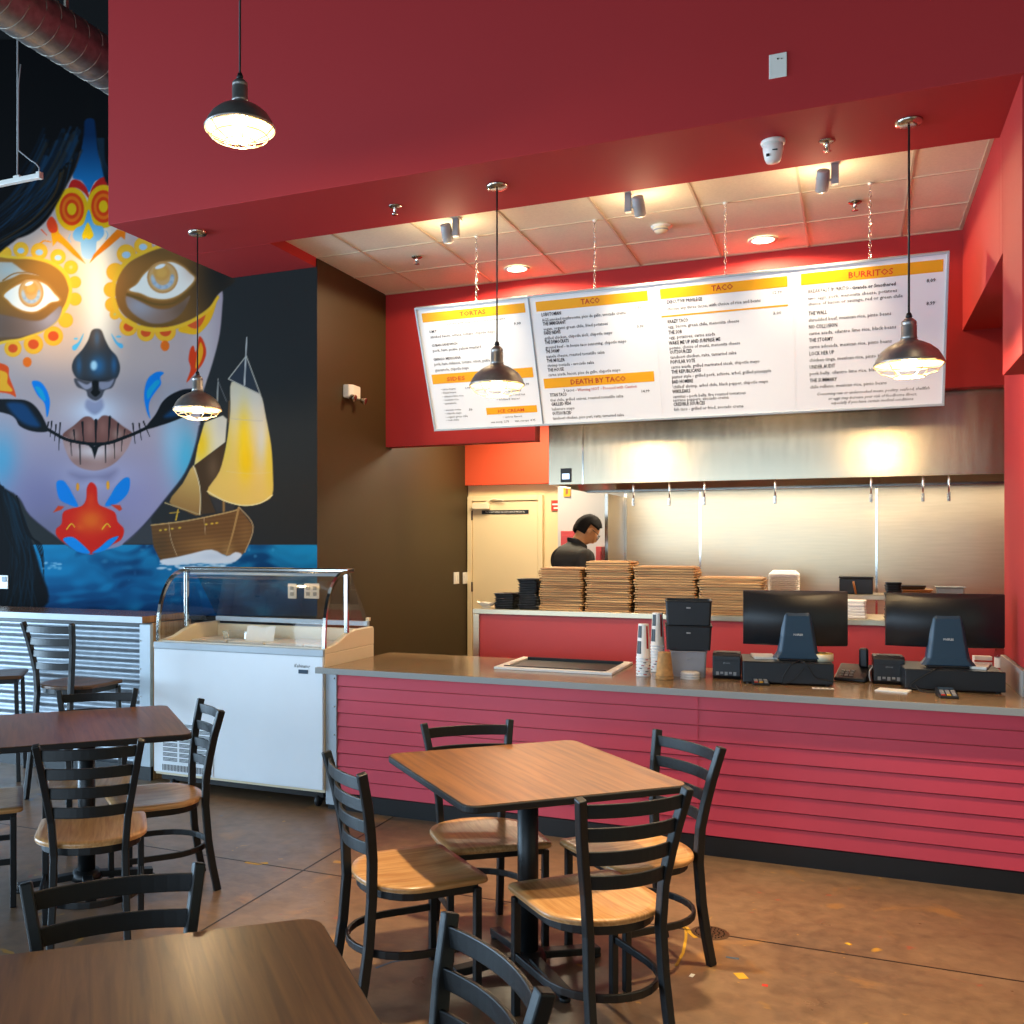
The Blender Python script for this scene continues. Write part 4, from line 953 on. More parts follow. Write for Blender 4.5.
# ================================================================== the cook
def grow(nodes, edges, radii, sub=2):
    # limbs and trunk as tapered closed tubes that meet in round joints; the voxel remesh melts them into one skin
    mb = MB(); K = 20
    rad = [r_ if isinstance(r_, tuple) else (r_, r_) for r_ in radii]
    for i, p in enumerate(nodes):
        rx, ry = rad[i]; rz_ = min(rx, ry)
        mb.lathe([(max(1e-4, math.sin(PI * k / 10)), -math.cos(PI * k / 10)) for k in range(11)], K, 0, mtx=Matrix.Translation(p) @ Matrix.Diagonal((rx, ry, rz_, 1)), cap0=True, cap1=True)
    for i, j in edges:
        a, b = Vector(nodes[i]), Vector(nodes[j]); t = (b - a).normalized(); up_ = abs(t.z) > 0.6
        side = Vector((0, 1, 0)) if up_ else t.cross(Vector((0, 0, 1))).normalized(); fw = side.cross(t).normalized(); side = t.cross(fw).normalized()
        o = len(mb.v); n = 7
        for q in range(n + 1):
            u = q / n; rx = rad[i][0] + (rad[j][0] - rad[i][0]) * u; ry = rad[i][1] + (rad[j][1] - rad[i][1]) * u; c_ = a.lerp(b, u)
            for k in range(K):
                an = k * 2 * PI / K; mb.v.append(tuple(c_ + side * (ry * math.cos(an)) + fw * (rx * math.sin(an))))
        for q in range(n):
            for k in range(K): mb.f.append((o + q * K + k, o + q * K + (k + 1) % K, o + (q + 1) * K + (k + 1) % K, o + (q + 1) * K + k)); mb.m.append(0); mb.sm.append(True)
        mb.f.append(tuple(o + k for k in range(K - 1, -1, -1))); mb.f.append(tuple(o + n * K + k for k in range(K))); mb.m += [0, 0]; mb.sm += [False, False]
    return mb.v, mb.f
def remesh(mb, name, m, parent, vox, it=3):
    o = mb.build(name, m, parent); rm = o.modifiers.new('remesh', 'REMESH'); rm.mode = 'VOXEL'; rm.voxel_size = vox; rm.use_smooth_shade = True
    sm = o.modifiers.new('smooth', 'SMOOTH'); sm.iterations = it; sm.factor = 0.5; return o
HM = Matrix.Translation((0.095, 0, 1.735)) @ Matrix.Rotation(R(36), 4, 'Y')   # head frame, +x is the face, head bent forward
def head_shape(mb, s=1.0, hair=False):
    n, k = 22, 28; vs = []
    for i in range(n + 1):
        ph = PI * i / n
        for j in range(k):
            a = 2 * PI * j / k; x, y, z = math.sin(ph) * math.cos(a), math.sin(ph) * math.sin(a), math.cos(ph)
            X = 0.102 * x; Y = 0.079 * y; Z = 0.122 * z
            if z < -0.15:                       # jaw narrows, chin forward
                t = (-0.15 - z) / 0.85; Y *= 1 - 0.35 * t; X = X * (1 - 0.30 * t) + 0.030 * t
            if x > 0.55 and -0.1 < z < 0.25: X -= 0.004
            vs.append(tuple(HM @ Vector((X * s, Y * s, 0.10 + Z * s))))
    mb.add(vs, [(i * k + j, i * k + (j + 1) % k, (i + 1) * k + (j + 1) % k, (i + 1) * k + j) for i in range(n) for j in range(k)], 0, True)
PP = Vector((-2.183, 8.108, 0)); PF = 40
cook = thing('person', 'cook with short black hair, glasses and dark shirt looking down behind the pass', 'person', tuple(PP), R(PF))
b = MB()
nodes = [(0, 0, 1.05), (-0.01, 0, 1.22), (0.0, 0, 1.40), (0.01, 0, 1.56), (0.035, 0, 1.66), (0.075, 0, 1.74), (0.125, 0, 1.81),
         (0, 0.11, 1.0), (0.02, 0.115, 0.52), (-0.01, 0.12, 0.09), (0.13, 0.13, 0.045), (0, -0.11, 1.0), (0.02, -0.115, 0.52), (-0.01, -0.12, 0.09), (0.13, -0.13, 0.045),
         (0.03, 0.19, 1.58), (0.05, 0.25, 1.30), (0.19, 0.19, 1.20), (0.25, 0.16, 1.21), (0.03, -0.19, 1.58), (0.05, -0.25, 1.30), (0.19, -0.19, 1.20), (0.25, -0.16, 1.21)]
edges = [(0, 1), (1, 2), (2, 3), (3, 4), (4, 5), (5, 6), (0, 7), (7, 8), (8, 9), (9, 10), (0, 11), (11, 12), (12, 13), (13, 14), (3, 15), (15, 16), (16, 17), (17, 18), (3, 19), (19, 20), (20, 21), (21, 22)]
rad = [(0.13, 0.17), (0.125, 0.16), (0.135, 0.175), (0.12, 0.15), 0.062, 0.056, 0.06, 0.09, 0.062, 0.045, 0.04, 0.09, 0.062, 0.045, 0.04, 0.07, 0.045, 0.034, 0.035, 0.07, 0.045, 0.034, 0.035]
b.add(*grow(nodes, edges, rad), 0, True); head_shape(b)
for s_ in (1, -1):                              # ears, hands
    b.lathe([(0, -0.012), (0.028, -0.008), (0.032, 0.004), (0.02, 0.012), (0, 0.006)], 14, 0, mtx=HM @ Matrix.Translation((-0.012, s_ * 0.079, 0.085)) @ Matrix.Rotation(R(90 * s_), 4, 'X'))
    hx, hy, hz = 0.275, s_ * 0.155, 1.21
    b.lathe([(0, -0.03), (0.03, -0.02), (0.038, 0.02), (0.03, 0.05), (0, 0.055)], 12, 0, mtx=Matrix.Translation((hx, hy, hz)) @ Matrix.Rotation(R(90), 4, 'Y') @ Matrix.Diagonal((0.5, 1.05, 1, 1)))
    for q, ln in enumerate((0.07, 0.082, 0.078, 0.062)):
        y = hy - s_ * 0.03 + s_ * q * 0.02
        b.tube([(hx + 0.03, y, hz), (hx + 0.03 + ln * 0.55, y, hz - 0.012), (hx + 0.03 + ln * 0.9, y, hz - 0.04)], [0.0095, 0.009, 0.008], 8)
    b.tube([(hx - 0.01, hy - s_ * 0.03, hz), (hx + 0.03, hy - s_ * 0.062, hz - 0.01), (hx + 0.055, hy - s_ * 0.06, hz - 0.03)], [0.013, 0.011, 0.009], 8)
b.tube([HM @ Vector(q) for q in ((0.098, 0, 0.115), (0.115, 0, 0.085), (0.122, 0, 0.072), (0.105, 0, 0.062))], [0.010, 0.013, 0.015, 0.012], 8)   # nose
b.tube([HM @ Vector(q) for q in ((0.094, -0.026, 0.038), (0.102, 0, 0.040), (0.094, 0.026, 0.038))], 0.008, 8)                               # lips
body = remesh(b, 'body', 'skin', cook, 0.011)
f = MB()
for s_ in (1, -1):
    f.lathe([(0, -0.004), (0.012, -0.002), (0.012, 0.002), (0, 0.004)], 12, 0, mtx=HM @ Matrix.Translation((0.089, s_ * 0.032, 0.103)) @ Matrix.Rotation(R(90), 4, 'Y'))
f.build('eye', 'white_plastic', cook)
f = MB()
for s_ in (1, -1):
    f.tube([HM @ Vector((0.109 - 0.012 * abs(math.cos(a)) * (1 if s_ * math.cos(a) > 0 else 0.2), s_ * 0.034 + 0.027 * math.cos(a), 0.098 + 0.021 * math.sin(a))) for a in [k * 2 * PI / 16 for k in range(17)]], 0.0032, 6)
    f.tube([HM @ Vector(q) for q in ((0.10, s_ * 0.061, 0.105), (0.05, s_ * 0.082, 0.106), (-0.01, s_ * 0.086, 0.104), (-0.03, s_ * 0.084, 0.09))], 0.003, 6)
f.tube([HM @ Vector(q) for q in ((0.109, -0.009, 0.10), (0.114, 0, 0.103), (0.109, 0.009, 0.10))], 0.003, 6)
f.build('glasses', 'black_plastic', cook)
# hair cap: cropped, thinner patch at the crown
f = MB(); n, k = 16, 30; vs = []; fc = []
for i in range(n + 1):
    ph = PI * 0.66 * i / n
    for j in range(k):
        a = 2 * PI * j / k; x, y, z = math.sin(ph) * math.cos(a), math.sin(ph) * math.sin(a), math.cos(ph)
        e = 1.09 + 0.012 * math.sin(9 * a + 5 * ph) + 0.01 * math.sin(17 * a - 7 * ph)
        vs.append(tuple(HM @ Vector((0.102 * x * e - 0.004, 0.079 * y * e, 0.10 + 0.122 * z * e))))
for i in range(n):
    for j in range(k):
        a = 2 * PI * (j + 0.5) / k; ph = PI * 0.66 * (i + 0.5) / n; x = math.sin(ph) * math.cos(a); z = math.cos(ph)
        if x > 0.50 and z < 0.62: continue              # forehead
        if z < 0.22 and x > -0.28: continue            # ears and cheeks
        if z > 0.93 and x < 0.0: continue               # thin crown
        fc.append((i * k + j, i * k + (j + 1) % k, (i + 1) * k + (j + 1) % k, (i + 1) * k + j))
f.add(vs, fc, 0, True); ho = f.build('hair', 'hair', cook); so = ho.modifiers.new('thick', 'SOLIDIFY'); so.thickness = 0.012; so.offset = -1
f = MB()
nn = [(-0.005, 0, 1.02), (-0.015, 0, 1.22), (-0.005, 0, 1.40), (0.0, 0, 1.565), (0.02, 0, 1.65), (0.03, 0.195, 1.58), (0.05, 0.255, 1.30), (0.15, 0.21, 1.225), (0.03, -0.195, 1.58), (0.05, -0.255, 1.30), (0.15, -0.21, 1.225), (0.045, 0, 1.69)]
ee = [(0, 1), (1, 2), (2, 3), (3, 4), (4, 11), (3, 5), (5, 6), (6, 7), (3, 8), (8, 9), (9, 10)]
f.add(*grow(nn, ee, [(0.155, 0.20), (0.15, 0.185), (0.16, 0.205), (0.145, 0.185), (0.085, 0.09), 0.088, 0.064, 0.056, 0.088, 0.064, 0.056, 0.072]), 0, True)
remesh(f, 'shirt', 'shirt', cook, 0.012, 4)
f = MB(); f.tube([(0.055 + 0.078 * math.cos(a), 0.08 * math.sin(a), 1.70 - 0.04 * math.cos(a)) for a in [k * 2 * PI / 20 for k in range(21)]], 0, flat=(0.012, 0.035)); f.build('collar', 'shirt', cook, bevel=0.003)
f = MB(); f.add(*grow([(0, 0, 1.05), (0, 0, 1.02), (0, 0.11, 0.98), (0.02, 0.115, 0.52), (-0.01, 0.12, 0.07), (0, -0.11, 0.98), (0.02, -0.115, 0.52), (-0.01, -0.12, 0.07)], [(0, 1), (1, 2), (2, 3), (3, 4), (1, 5), (5, 6), (6, 7)], [(0.15, 0.19), (0.15, 0.19), 0.115, 0.085, 0.075, 0.115, 0.085, 0.075]), 0, True)
remesh(f, 'trousers', 'trousers', cook, 0.014, 3)
for s_ in (1, -1):
    f = MB(); f.prism([(-0.09, -0.045), (0.12, -0.05), (0.19, -0.03), (0.2, 0.0), (0.19, 0.03), (0.12, 0.05), (-0.09, 0.045)], 0.0, 0.1, 0, Matrix.Translation((0, s_ * 0.125, 0))); f.build('shoe', 'black_rubber', cook, bevel=0.03, seg=3)
# ================================================================== pendants
def make_pendant(label, cord, canopy=True):
    o = thing('pendant_lamp', label, 'lamp', (0, 0, 0), 0, 'pendant lamps')   # origin at the rim plane
    f = MB(); f.lathe([(0.158, 0.0), (0.163, 0.004), (0.157, 0.012), (0.150, 0.03), (0.13, 0.062), (0.10, 0.088), (0.07, 0.105), (0.045, 0.115), (0.036, 0.125)], 36)
    f.build('shade', 'lamp_metal', o)
    f = MB(); f.lathe([(0.156, 0.001), (0.148, 0.026), (0.128, 0.058), (0.098, 0.084), (0.06, 0.10), (0, 0.104)], 32); f.build('reflector', 'shade_inside', o)
    f = MB(); f.lathe([(0.036, 0.125), (0.039, 0.13), (0.036, 0.138), (0.036, 0.19), (0.033, 0.197), (0.036, 0.2), (0.034, 0.212), (0.02, 0.226), (0.012, 0.23), (0, 0.23)], 24); f.build('socket', 'lamp_metal', o)
    f = MB(); f.lathe([(0.013, 0.231), (0.016, 0.236), (0.010, 0.255), (0.0, 0.256)], 14); f.build('strain_relief', 'black_rubber', o)
    f = MB(); f.lathe([(0, -0.006), (0.022, 0.0), (0.033, 0.02), (0.034, 0.045), (0.022, 0.075), (0.016, 0.09), (0, 0.095)], 20); f.build('bulb', 'bulb', o)
    f = MB()
    for rr, zz in ((0.160, -0.004), (0.128, -0.038), (0.072, -0.062)): f.tube([(rr * math.cos(k * 2 * PI / 32), rr * math.sin(k * 2 * PI / 32), zz) for k in range(33)], 0.0026, 6)
    for k in range(6):
        a = k * PI / 3 + 0.2; f.tube([(r_ * math.cos(a), r_ * math.sin(a), z) for r_, z in ((0.161, -0.002), (0.13, -0.037), (0.074, -0.061), (0.0, -0.074))], 0.0026, 6)
    f.build('wire_guard', 'cage_wire', o)
    f = MB(); f.tube([(0, 0, 0.25), (0, 0, cord)], 0.0052, 8); f.build('cord', 'black_rubber', o)
    if canopy:
        f = MB(); f.lathe([(0, cord - 0.026), (0.03, cord - 0.026), (0.06, cord - 0.018), (0.064, cord - 0.004), (0.064, cord), (0, cord)], 28); f.build('canopy', 'nickel', o)
    return o
for lab, x, y, z, top_, can in (
    ('caged metal pendant hanging highest, before the red bulkhead face', 0, 0, 0, 6.8, True),
    ('caged metal pendant hanging in front of the mural ship', -4.037, 5.431, 2.605, ZS, True),
    ('caged metal pendant hanging in front of the left menu panel', -1.907, 5.432, 2.63, ZS, True),
    ('caged metal pendant hanging in front of the burritos menu panel', 0.256, 5.427, 2.592, ZS, True)):
    if x == 0:
        d = 4.50; r = Vector((ct, st, 0)) * ((240 - CX) / FP * d) + Vector((-st, ct, 0)) * d; x, y, z = r.x, r.y, CH + (CY - 129) / FP * d
    p = make_pendant(lab, top_ - z, can); p.location = (x, y, z); p.rotation_euler = (0, 0, random.uniform(0, 1))
    L = bpy.data.lights.new('pendant_glow', 'POINT'); L.energy = 26; L.color = (1.0, 0.72, 0.40); L.shadow_soft_size = 0.035
    lo = bpy.data.objects.new('pendant_glow', L); COL.objects.link(lo); lo.location = (x, y, z - 0.03)
# ================================================================== ceiling fittings
def sprinkler(label, px, py, z):
    p = at_z(px, py, z); o = thing('sprinkler', label, 'sprinkler', (p.x, p.y, z - 0.0005), 0, 'sprinkler heads')
    f = MB(); f.lathe([(0, -0.012), (0.03, -0.01), (0.04, -0.003), (0.042, 0), (0, 0)], 22); f.build('escutcheon', 'nickel', o)
    f = MB(); f.lathe([(0.011, -0.012), (0.011, -0.03), (0.006, -0.034), (0.006, -0.05), (0, -0.05)], 12); f.box((-0.014, -0.003, -0.05), (-0.010, 0.003, -0.02)); f.box((0.010, -0.003, -0.05), (0.014, 0.003, -0.02)); f.build('frame', 'chrome', o)
    f = MB(); f.lathe([(0, -0.0505), (0.019, -0.0505), (0.021, -0.053), (0, -0.054)], 16); f.build('deflector', 'chrome', o)
sprinkler('sprinkler head on red bulkhead underside, left part', 395, 206, ZS)
sprinkler('sprinkler head on red bulkhead underside beside the white camera', 827, 141, ZS)
ZT = ZC - 0.0065
sprinkler('sprinkler head in tile ceiling at left', 417, 257, ZT)
sprinkler('sprinkler head in tile ceiling at right', 855, 202, ZT)
p = at_z(773, 141, ZS); o = thing('security_camera', 'white ceiling camera unit under the red bulkhead', 'camera', (p.x, p.y, ZS - 0.0005), 0)
f = MB(); f.lathe([(0, -0.02), (0.058, -0.02), (0.062, -0.008), (0.06, 0), (0, 0)], 26); f.build('base', 'white_plastic', o)
f = MB(); f.lathe([(0, -0.115), (0.034, -0.11), (0.042, -0.09), (0.05, -0.05), (0.052, -0.021), (0, -0.021)], 26); f.build('housing', 'white_plastic', o)
f = MB(); f.box((-0.03, -0.048, -0.09), (-0.014, -0.036, -0.078)); f.box((0.0, -0.05, -0.065), (0.025, -0.04, -0.06)); f.build('sensor_window', 'black_plastic', o)
p = at_z(661, 226, ZT); o = thing('smoke_detector', 'round cream smoke detector on the tile ceiling', 'detector', (p.x, p.y, ZT - 0.0005), 0)
f = MB(); f.lathe([(0, -0.012), (0.066, -0.012), (0.068, 0), (0, 0)], 28); f.build('base', 'white_plastic', o)
f = MB(); f.lathe([(0, -0.05), (0.03, -0.048), (0.045, -0.035), (0.055, -0.013), (0, -0.013)], 28); f.build('cap', 'cream_enamel', o)
f = MB(); f.lathe([(0.0465, -0.034), (0.049, -0.031), (0.0515, -0.026), (0.049, -0.026)], 28); f.build('vent_ring', 'grey_plastic', o)
for px, py, nm in ((517, 268, 'left'), (763, 239, 'right')):
    p = at_z(px, py, ZC); o = thing('downlight', 'round lit recessed downlight above the menu board, ' + nm + ' one', 'light', (p.x, p.y, ZT - 0.0005), 0, 'recessed downlights')
    f = MB(); f.lathe([(0.075, -0.004), (0.098, -0.008), (0.10, 0.0), (0.075, 0.0)], 30); f.build('trim_ring', 'white_plastic', o)
    f = MB(); f.lathe([(0, -0.0035), (0.074, -0.0035)], 30); f.build('lens', 'down_glow', o)
    L = bpy.data.lights.new('downlight_beam', 'SPOT'); L.energy = DOWN_E; L.color = (1.0, 0.74, 0.42); L.spot_size = R(172); L.spot_blend = 0.08; L.shadow_soft_size = 0.05
    lo = bpy.data.objects.new('downlight_beam', L); COL.objects.link(lo); lo.location = (p.x, p.y, ZT - 0.045)
# track spots
def track_spot(label, px, py, aim, flip):
    p = at_z(px, py, ZC); y = max(p.y, YO + 0.18)
    o = thing('spot_light', label, 'spotlight', (p.x, y, ZT - 0.0005), 0, 'spotlights on the tile ceiling')
    f = MB(); f.box((-0.025, -0.06, -0.012), (0.025, 0.06, 0.0)); f.build('mount', 'white_plastic', o, bevel=0.003)
    f = MB(); f.box((-0.02, -0.018, -0.13), (0.02, 0.018, -0.0125)); f.build('driver', 'grey_plastic', o, bevel=0.003)
    s_ = 1 if flip else -1; hx = s_ * 0.065
    f = MB(); f.tube([(s_ * 0.02, 0, -0.1), (s_ * 0.04, 0, -0.1)], 0.008, 8); f.build('arm', 'grey_plastic', o)
    d = (Vector(aim) - Vector((p.x + hx, y, ZT - 0.1))).normalized(); q = d.to_track_quat('-Z', 'Y').to_matrix().to_4x4()
    f = MB(); f.lathe([(0, 0.06), (0.033, 0.06), (0.036, 0.055), (0.036, -0.055), (0.03, -0.06)], 22, 0, mtx=Matrix.Translation((hx, 0, -0.1)) @ q)
    f.lathe([(0.0365, 0.012), (0.0375, 0.014), (0.0375, 0.02), (0.0365, 0.022)], 22, 0, mtx=Matrix.Translation((hx, 0, -0.1)) @ q); f.build('lamp_head', 'grey_plastic', o)
    f = MB(); f.lathe([(0, -0.052), (0.03, -0.052)], 18, 0, mtx=Matrix.Translation((hx, 0, -0.1)) @ q); f.build('lens', 'lamp_lens', o)
    L = bpy.data.lights.new('spot_beam', 'SPOT'); L.energy = SPOT_E; L.color = (1.0, 0.82, 0.56); L.spot_size = R(78); L.spot_blend = 1.0; L.shadow_soft_size = 0.03
    lo = bpy.data.objects.new('spot_beam', L); COL.objects.link(lo); lo.location = Vector((p.x + hx, y, ZT - 0.1)) + d * 0.075; lo.rotation_euler = d.to_track_quat('-Z', 'Y').to_euler()
    L = bpy.data.lights.new('underside_fill', 'POINT'); L.energy = FILL_E; L.color = (1.0, 0.74, 0.42); L.shadow_soft_size = 0.04  # added point lamp that warms the bulkhead underside and tile ceiling
    lo = bpy.data.objects.new('underside_fill', L); COL.objects.link(lo); lo.location = Vector((p.x + hx, y, ZT - 0.1)) + d * 0.12
track_spot('spot light on tile ceiling over the left menu panel', 456, 216, (-2.5, 6.65, 2.85), False)
track_spot('spot light on tile ceiling over the middle menu panels', 628, 190, (-1.15, 6.6, 3.0), True)
track_spot('spot light on tile ceiling over the right menu panel', 835, 160, (-0.25, 6.6, 3.0), False)
# ================================================================== menu board
MT0 = Vector((-2.893, 6.45, 3.403)); MW = 3.41; MH = 0.927; tilt = math.atan2(0.37, 0.85)
mux = Vector((1, 0, 0)); mdn = Vector((0, math.sin(tilt), -math.cos(tilt))); mno = Vector((0, -math.cos(tilt), -math.sin(tilt)))
def mpt(px, py):
    r = ray(px, py); t = (MT0 - Vector((0, 0, CH))).dot(mno) / r.dot(mno); q = Vector((0, 0, CH)) + r * t - MT0
    return q.dot(mux), q.dot(mdn)
menu = thing('menu_board', 'wide white hanging menu board of four panels with yellow headings', 'menu board', tuple(MT0), 0)
MM = Matrix(((1, 0, 0, 0), (0, -mdn.y, mno.y, 0), (0, -mdn.z, mno.z, 0), (0, 0, 0, 1)))   # local: x right, y up the board, z out
pw = MW / 4
def onb(u, v, z=0.0): return MM @ Vector((u, -v, z))
f = MB()
for lo, hi in (((0, -0.014, -0.03), (MW, 0.0, 0.008)), ((0, -MH, -0.03), (MW, -MH + 0.014, 0.008)), ((0, -MH + 0.0141, -0.03), (0.014, -0.0141, 0.008)), ((MW - 0.014, -MH + 0.0141, -0.03), (MW, -0.0141, 0.008))): f.box(lo, hi, 0, MM)
f.build('frame', 'trim_metal', menu, bevel=0.002)
f = MB(); f.box((0.0141, -MH + 0.0141, -0.03), (MW - 0.0141, -0.0141, -0.01), 0, MM); f.build('backing', 'black_base', menu)
f = MB()
for k in (1,): f.box((k * pw - 0.004, -MH + 0.0142, -0.0099), (k * pw + 0.004, -0.0142, 0.004 if k == 1 else -0.002), 0, MM)
f.build('joint_strip', 'galvanised', menu)
for k in (2, 3):
    f = MB(); f.box((k * pw - 0.004, -MH + 0.0142, -0.0099), (k * pw + 0.004, -0.0142, -0.0014), 0, MM); f.build('joint_strip', 'menu_white', menu)
panels = []
for k in range(4):
    f = MB(); f.box((k * pw + (0.0145 if k == 0 else 0.0045), -MH + 0.0145, -0.0098), ((k + 1) * pw - (0.0145 if k == 3 else 0.0045), -0.0145, -0.001), 0, MM); panels.append(f.build('panel', 'menu_white', menu))
bars = [MB() for _ in range(4)]; texts = [MB() for _ in range(4)]
def bar(k, pts):
    # pts: four corners of a printed bar read off the board
    q = [mpt(*p) for p in pts]; u0 = min(a for a, _ in q); u1 = max(a for a, _ in q); v0 = (q[0][1] + q[1][1]) / 2; v1 = (q[2][1] + q[3][1]) / 2
    b_ = MB(); b_.box((u0, -v1, -0.0008), (u1, -v0, 0.0002), 0, MM); b_.build('heading_bar', 'menu_yellow', panels[k])
def line(k, body, p0, p1, size, mi=0, bold=0.0, align='LEFT', shear=0.0):
    # baseline from p0 to p1 (board pixels); the width follows the printed line
    bold = bold * 0.6 + 0.006; a = mpt(*p0); b = mpt(*p1); w = b[0] - a[0]; v = (a[1] + b[1]) / 2
    text_mb(texts[k], body, size, MM @ Matrix.Translation((a[0], -v, 0.0004)), mi, 'LEFT', width=w, bold=bold, shear=shear)
S1, S2, S3 = 0.040, 0.034, 0.031
# TORTAS panel
bar(0, [(421.5, 314), (524, 302.5), (525.5, 312.5), (423.5, 322.5)])
line(0, 'TORTAS', (460, 316.5), (485.5, 313.5), 0.045, 2, 0.01)
line(0, 'served with chips and house made salsa', (447, 324.5), (505, 319.5), 0.02, 3)
line(0, '9.99', (514, 325), (521, 324.3), 0.025, 0, 0.02)
for b_, d_, p in (('S.M.T', ('smoked bacon, lettuce, tomato, chipotle mayo',), (429.5, 333.0, 437)), ('CUBAN SANDWICH', ('pork, ham, pickle, yellow mustard',), (432, 346.8, 457.5)), ('GRINGO MEXICANA', ('pork, ham, milanesa, tomato, onion, pickle', 'guacamole, chipotle mayo'), (433.5, 360.8, 461))):
    line(0, b_, (p[0], p[1]), (p[2], p[1] - (p[2] - p[0]) * 0.085), 0.026, 0, 0.02)
    for q, t_ in enumerate(d_):
        x1 = {0: 495, 1: 469}[q] if b_[0] == 'G' else (495 if b_[0] == 'S' else 481)
        x0 = p[0] + 1 + q; y0_ = p[1] + 5.3 + q * 5.6; line(0, t_, (x0, y0_), (x1 - (5 if b_[0] == 'G' and q == 0 else 0), y0_ - (x1 - x0) * 0.085), S3, 3)
bar(0, [(431.5, 374.5), (532, 367.5), (533.5, 377), (433, 384.5)])
line(0, 'SIDES', (447, 381.3), (465, 379.6), 0.042, 1, 0.01); line(0, 'DRINKS', (495, 377.5), (518, 375.5), 0.042, 1, 0.01)
for k, t_ in enumerate(('pinto beans', 'black beans', 'cilantro lime rice', 'mexican rice', 'guacamole')):
    x0 = 441 + k * 0.7; y = 390.3 + k * 3.55; line(0, '\u2022 ' + t_, (x0, y), (x0 + 4 + 0.95 * len(t_), y - 0.9), 0.021, 0)
for k, t_ in enumerate(('avocado crema', 'chipotle mayo', 'organic green chile', 'red chile')):
    x0 = 444.5 + k * 0.6; y = 411 + k * 3.4; line(0, '\u2022 ' + t_, (x0, y), (x0 + 4 + 0.95 * len(t_), y - 0.8), 0.021, 0)
line(0, '1.99', (465.2, 389.0), (469.8, 388.6), 0.021, 0, 0.02); line(0, '.50', (468.5, 410.6), (472.5, 410.3), 0.021, 0, 0.02); line(0, '2.99', (524, 385.2), (529, 384.8), 0.021, 0, 0.02)
for k, (t_, x0, x1) in enumerate((('\u2022 horchata  \u2022 lemonade', 491, 521), ('\u2022 mexican sodas  \u2022 iced tea', 492, 525), ('\u2022 bottled water', 497, 520))): line(0, t_, (x0, 393.0 + k * 3.9), (x1, 391.2 + k * 3.9), 0.021, 0)
bar(0, [(486, 408), (536.5, 405), (537, 412), (487, 415)])
line(0, 'ICE CREAM', (498, 412.8), (524, 411.2), 0.034, 1, 0.01)
line(0, '\u2022 various flavors', (503, 418), (522, 416.8), 0.02, 0); line(0, 'one scoop  2.75', (491, 423.2), (509, 422.2), 0.021, 0, 0.01); line(0, 'two scoops  4.75', (515, 421.9), (535.5, 420.7), 0.021, 0, 0.01)
# TACO panel
bar(1, [(535.5, 301.5), (647, 291), (648, 301.0), (536.5, 311.5)])
line(1, 'TACO', (581, 304.5), (600, 302.5), 0.05, 2, 0.015)
line(1, '3.50', (635, 309.2), (641.5, 308.6), 0.026); line(1, '3.90', (637, 327.8), (643.5, 327.2), 0.026)
it = [('LOBOTOMIAN', 'AGS-smoked mushrooms, pico de gallo, avocado crema', 541.5, 561, 626), ('THE IMMIGRANT', 'vegan, organic green chile, fried potatoes', 543, 566, 608), ('FAKE NEWS', 'grilled chicken, chipotle aioli, chipotle mayo', 544, 560.5, 612.5), ('THE DEMOCRATS', 'ground beef - in house taco seasoning, chipotle mayo', 545, 569, 626.5), ('THE SWAMP', 'panela cheese, roasted tomatillo salsa', 546, 560, 604.5), ('THE MULLER', 'shrimp tostada - avocado salsa', 547, 565, 594), ('THE HOUSE', 'carne asada, bacon, pico de gallo, chipotle mayo', 548, 564, 620.5)]
for k, (t_, d_, x0, x1, x2) in enumerate(it):
    y = 316.2 + k * 9.25; line(1, t_, (x0, y), (x1, y - (x1 - x0) * 0.07), S2, 0, 0.03); line(1, d_, (x0 + 0.5, y + 4.6), (x2, y + 4.6 - (x2 - x0) * 0.07), S3, 3)
bar(1, [(543.5, 378), (653.5, 372), (654.5, 382), (544.5, 388)])
line(1, 'DEATH BY TACO', (570.5, 384.3), (625.5, 381), 0.05, 2, 0.015)
line(1, '3 tacos - ', (563.5, 391.8), (576.5, 391.2), S3, 0); line(1, 'Warning HOT - Proceed with Caution', (577.5, 391.2), (637, 387.6), S3, 2); line(1, '14.99', (641, 392.6), (649, 392.1), 0.026, 0, 0.02)
for k, (t_, d_, x0, x1, x2) in enumerate((('TITAN TACO', 'thai chile, grilled onions, roasted tomatillo salsa', 550, 567, 623.5), ('GRILLED FISH', 'habanero mayo', 551.5, 571, 574.5), ('OUTSOURCED', 'tandoori chicken, pico peri, raita, tamarind salsa', 552.5, 571.5, 624))):
    y = 396.6 + k * 9.2; line(1, t_, (x0, y), (x1, y - (x1 - x0) * 0.05), S2, 0, 0.03); line(1, d_, (x0 + 0.5, y + 4.7), (x2, y + 4.7 - (x2 - x0) * 0.05), S3, 3)
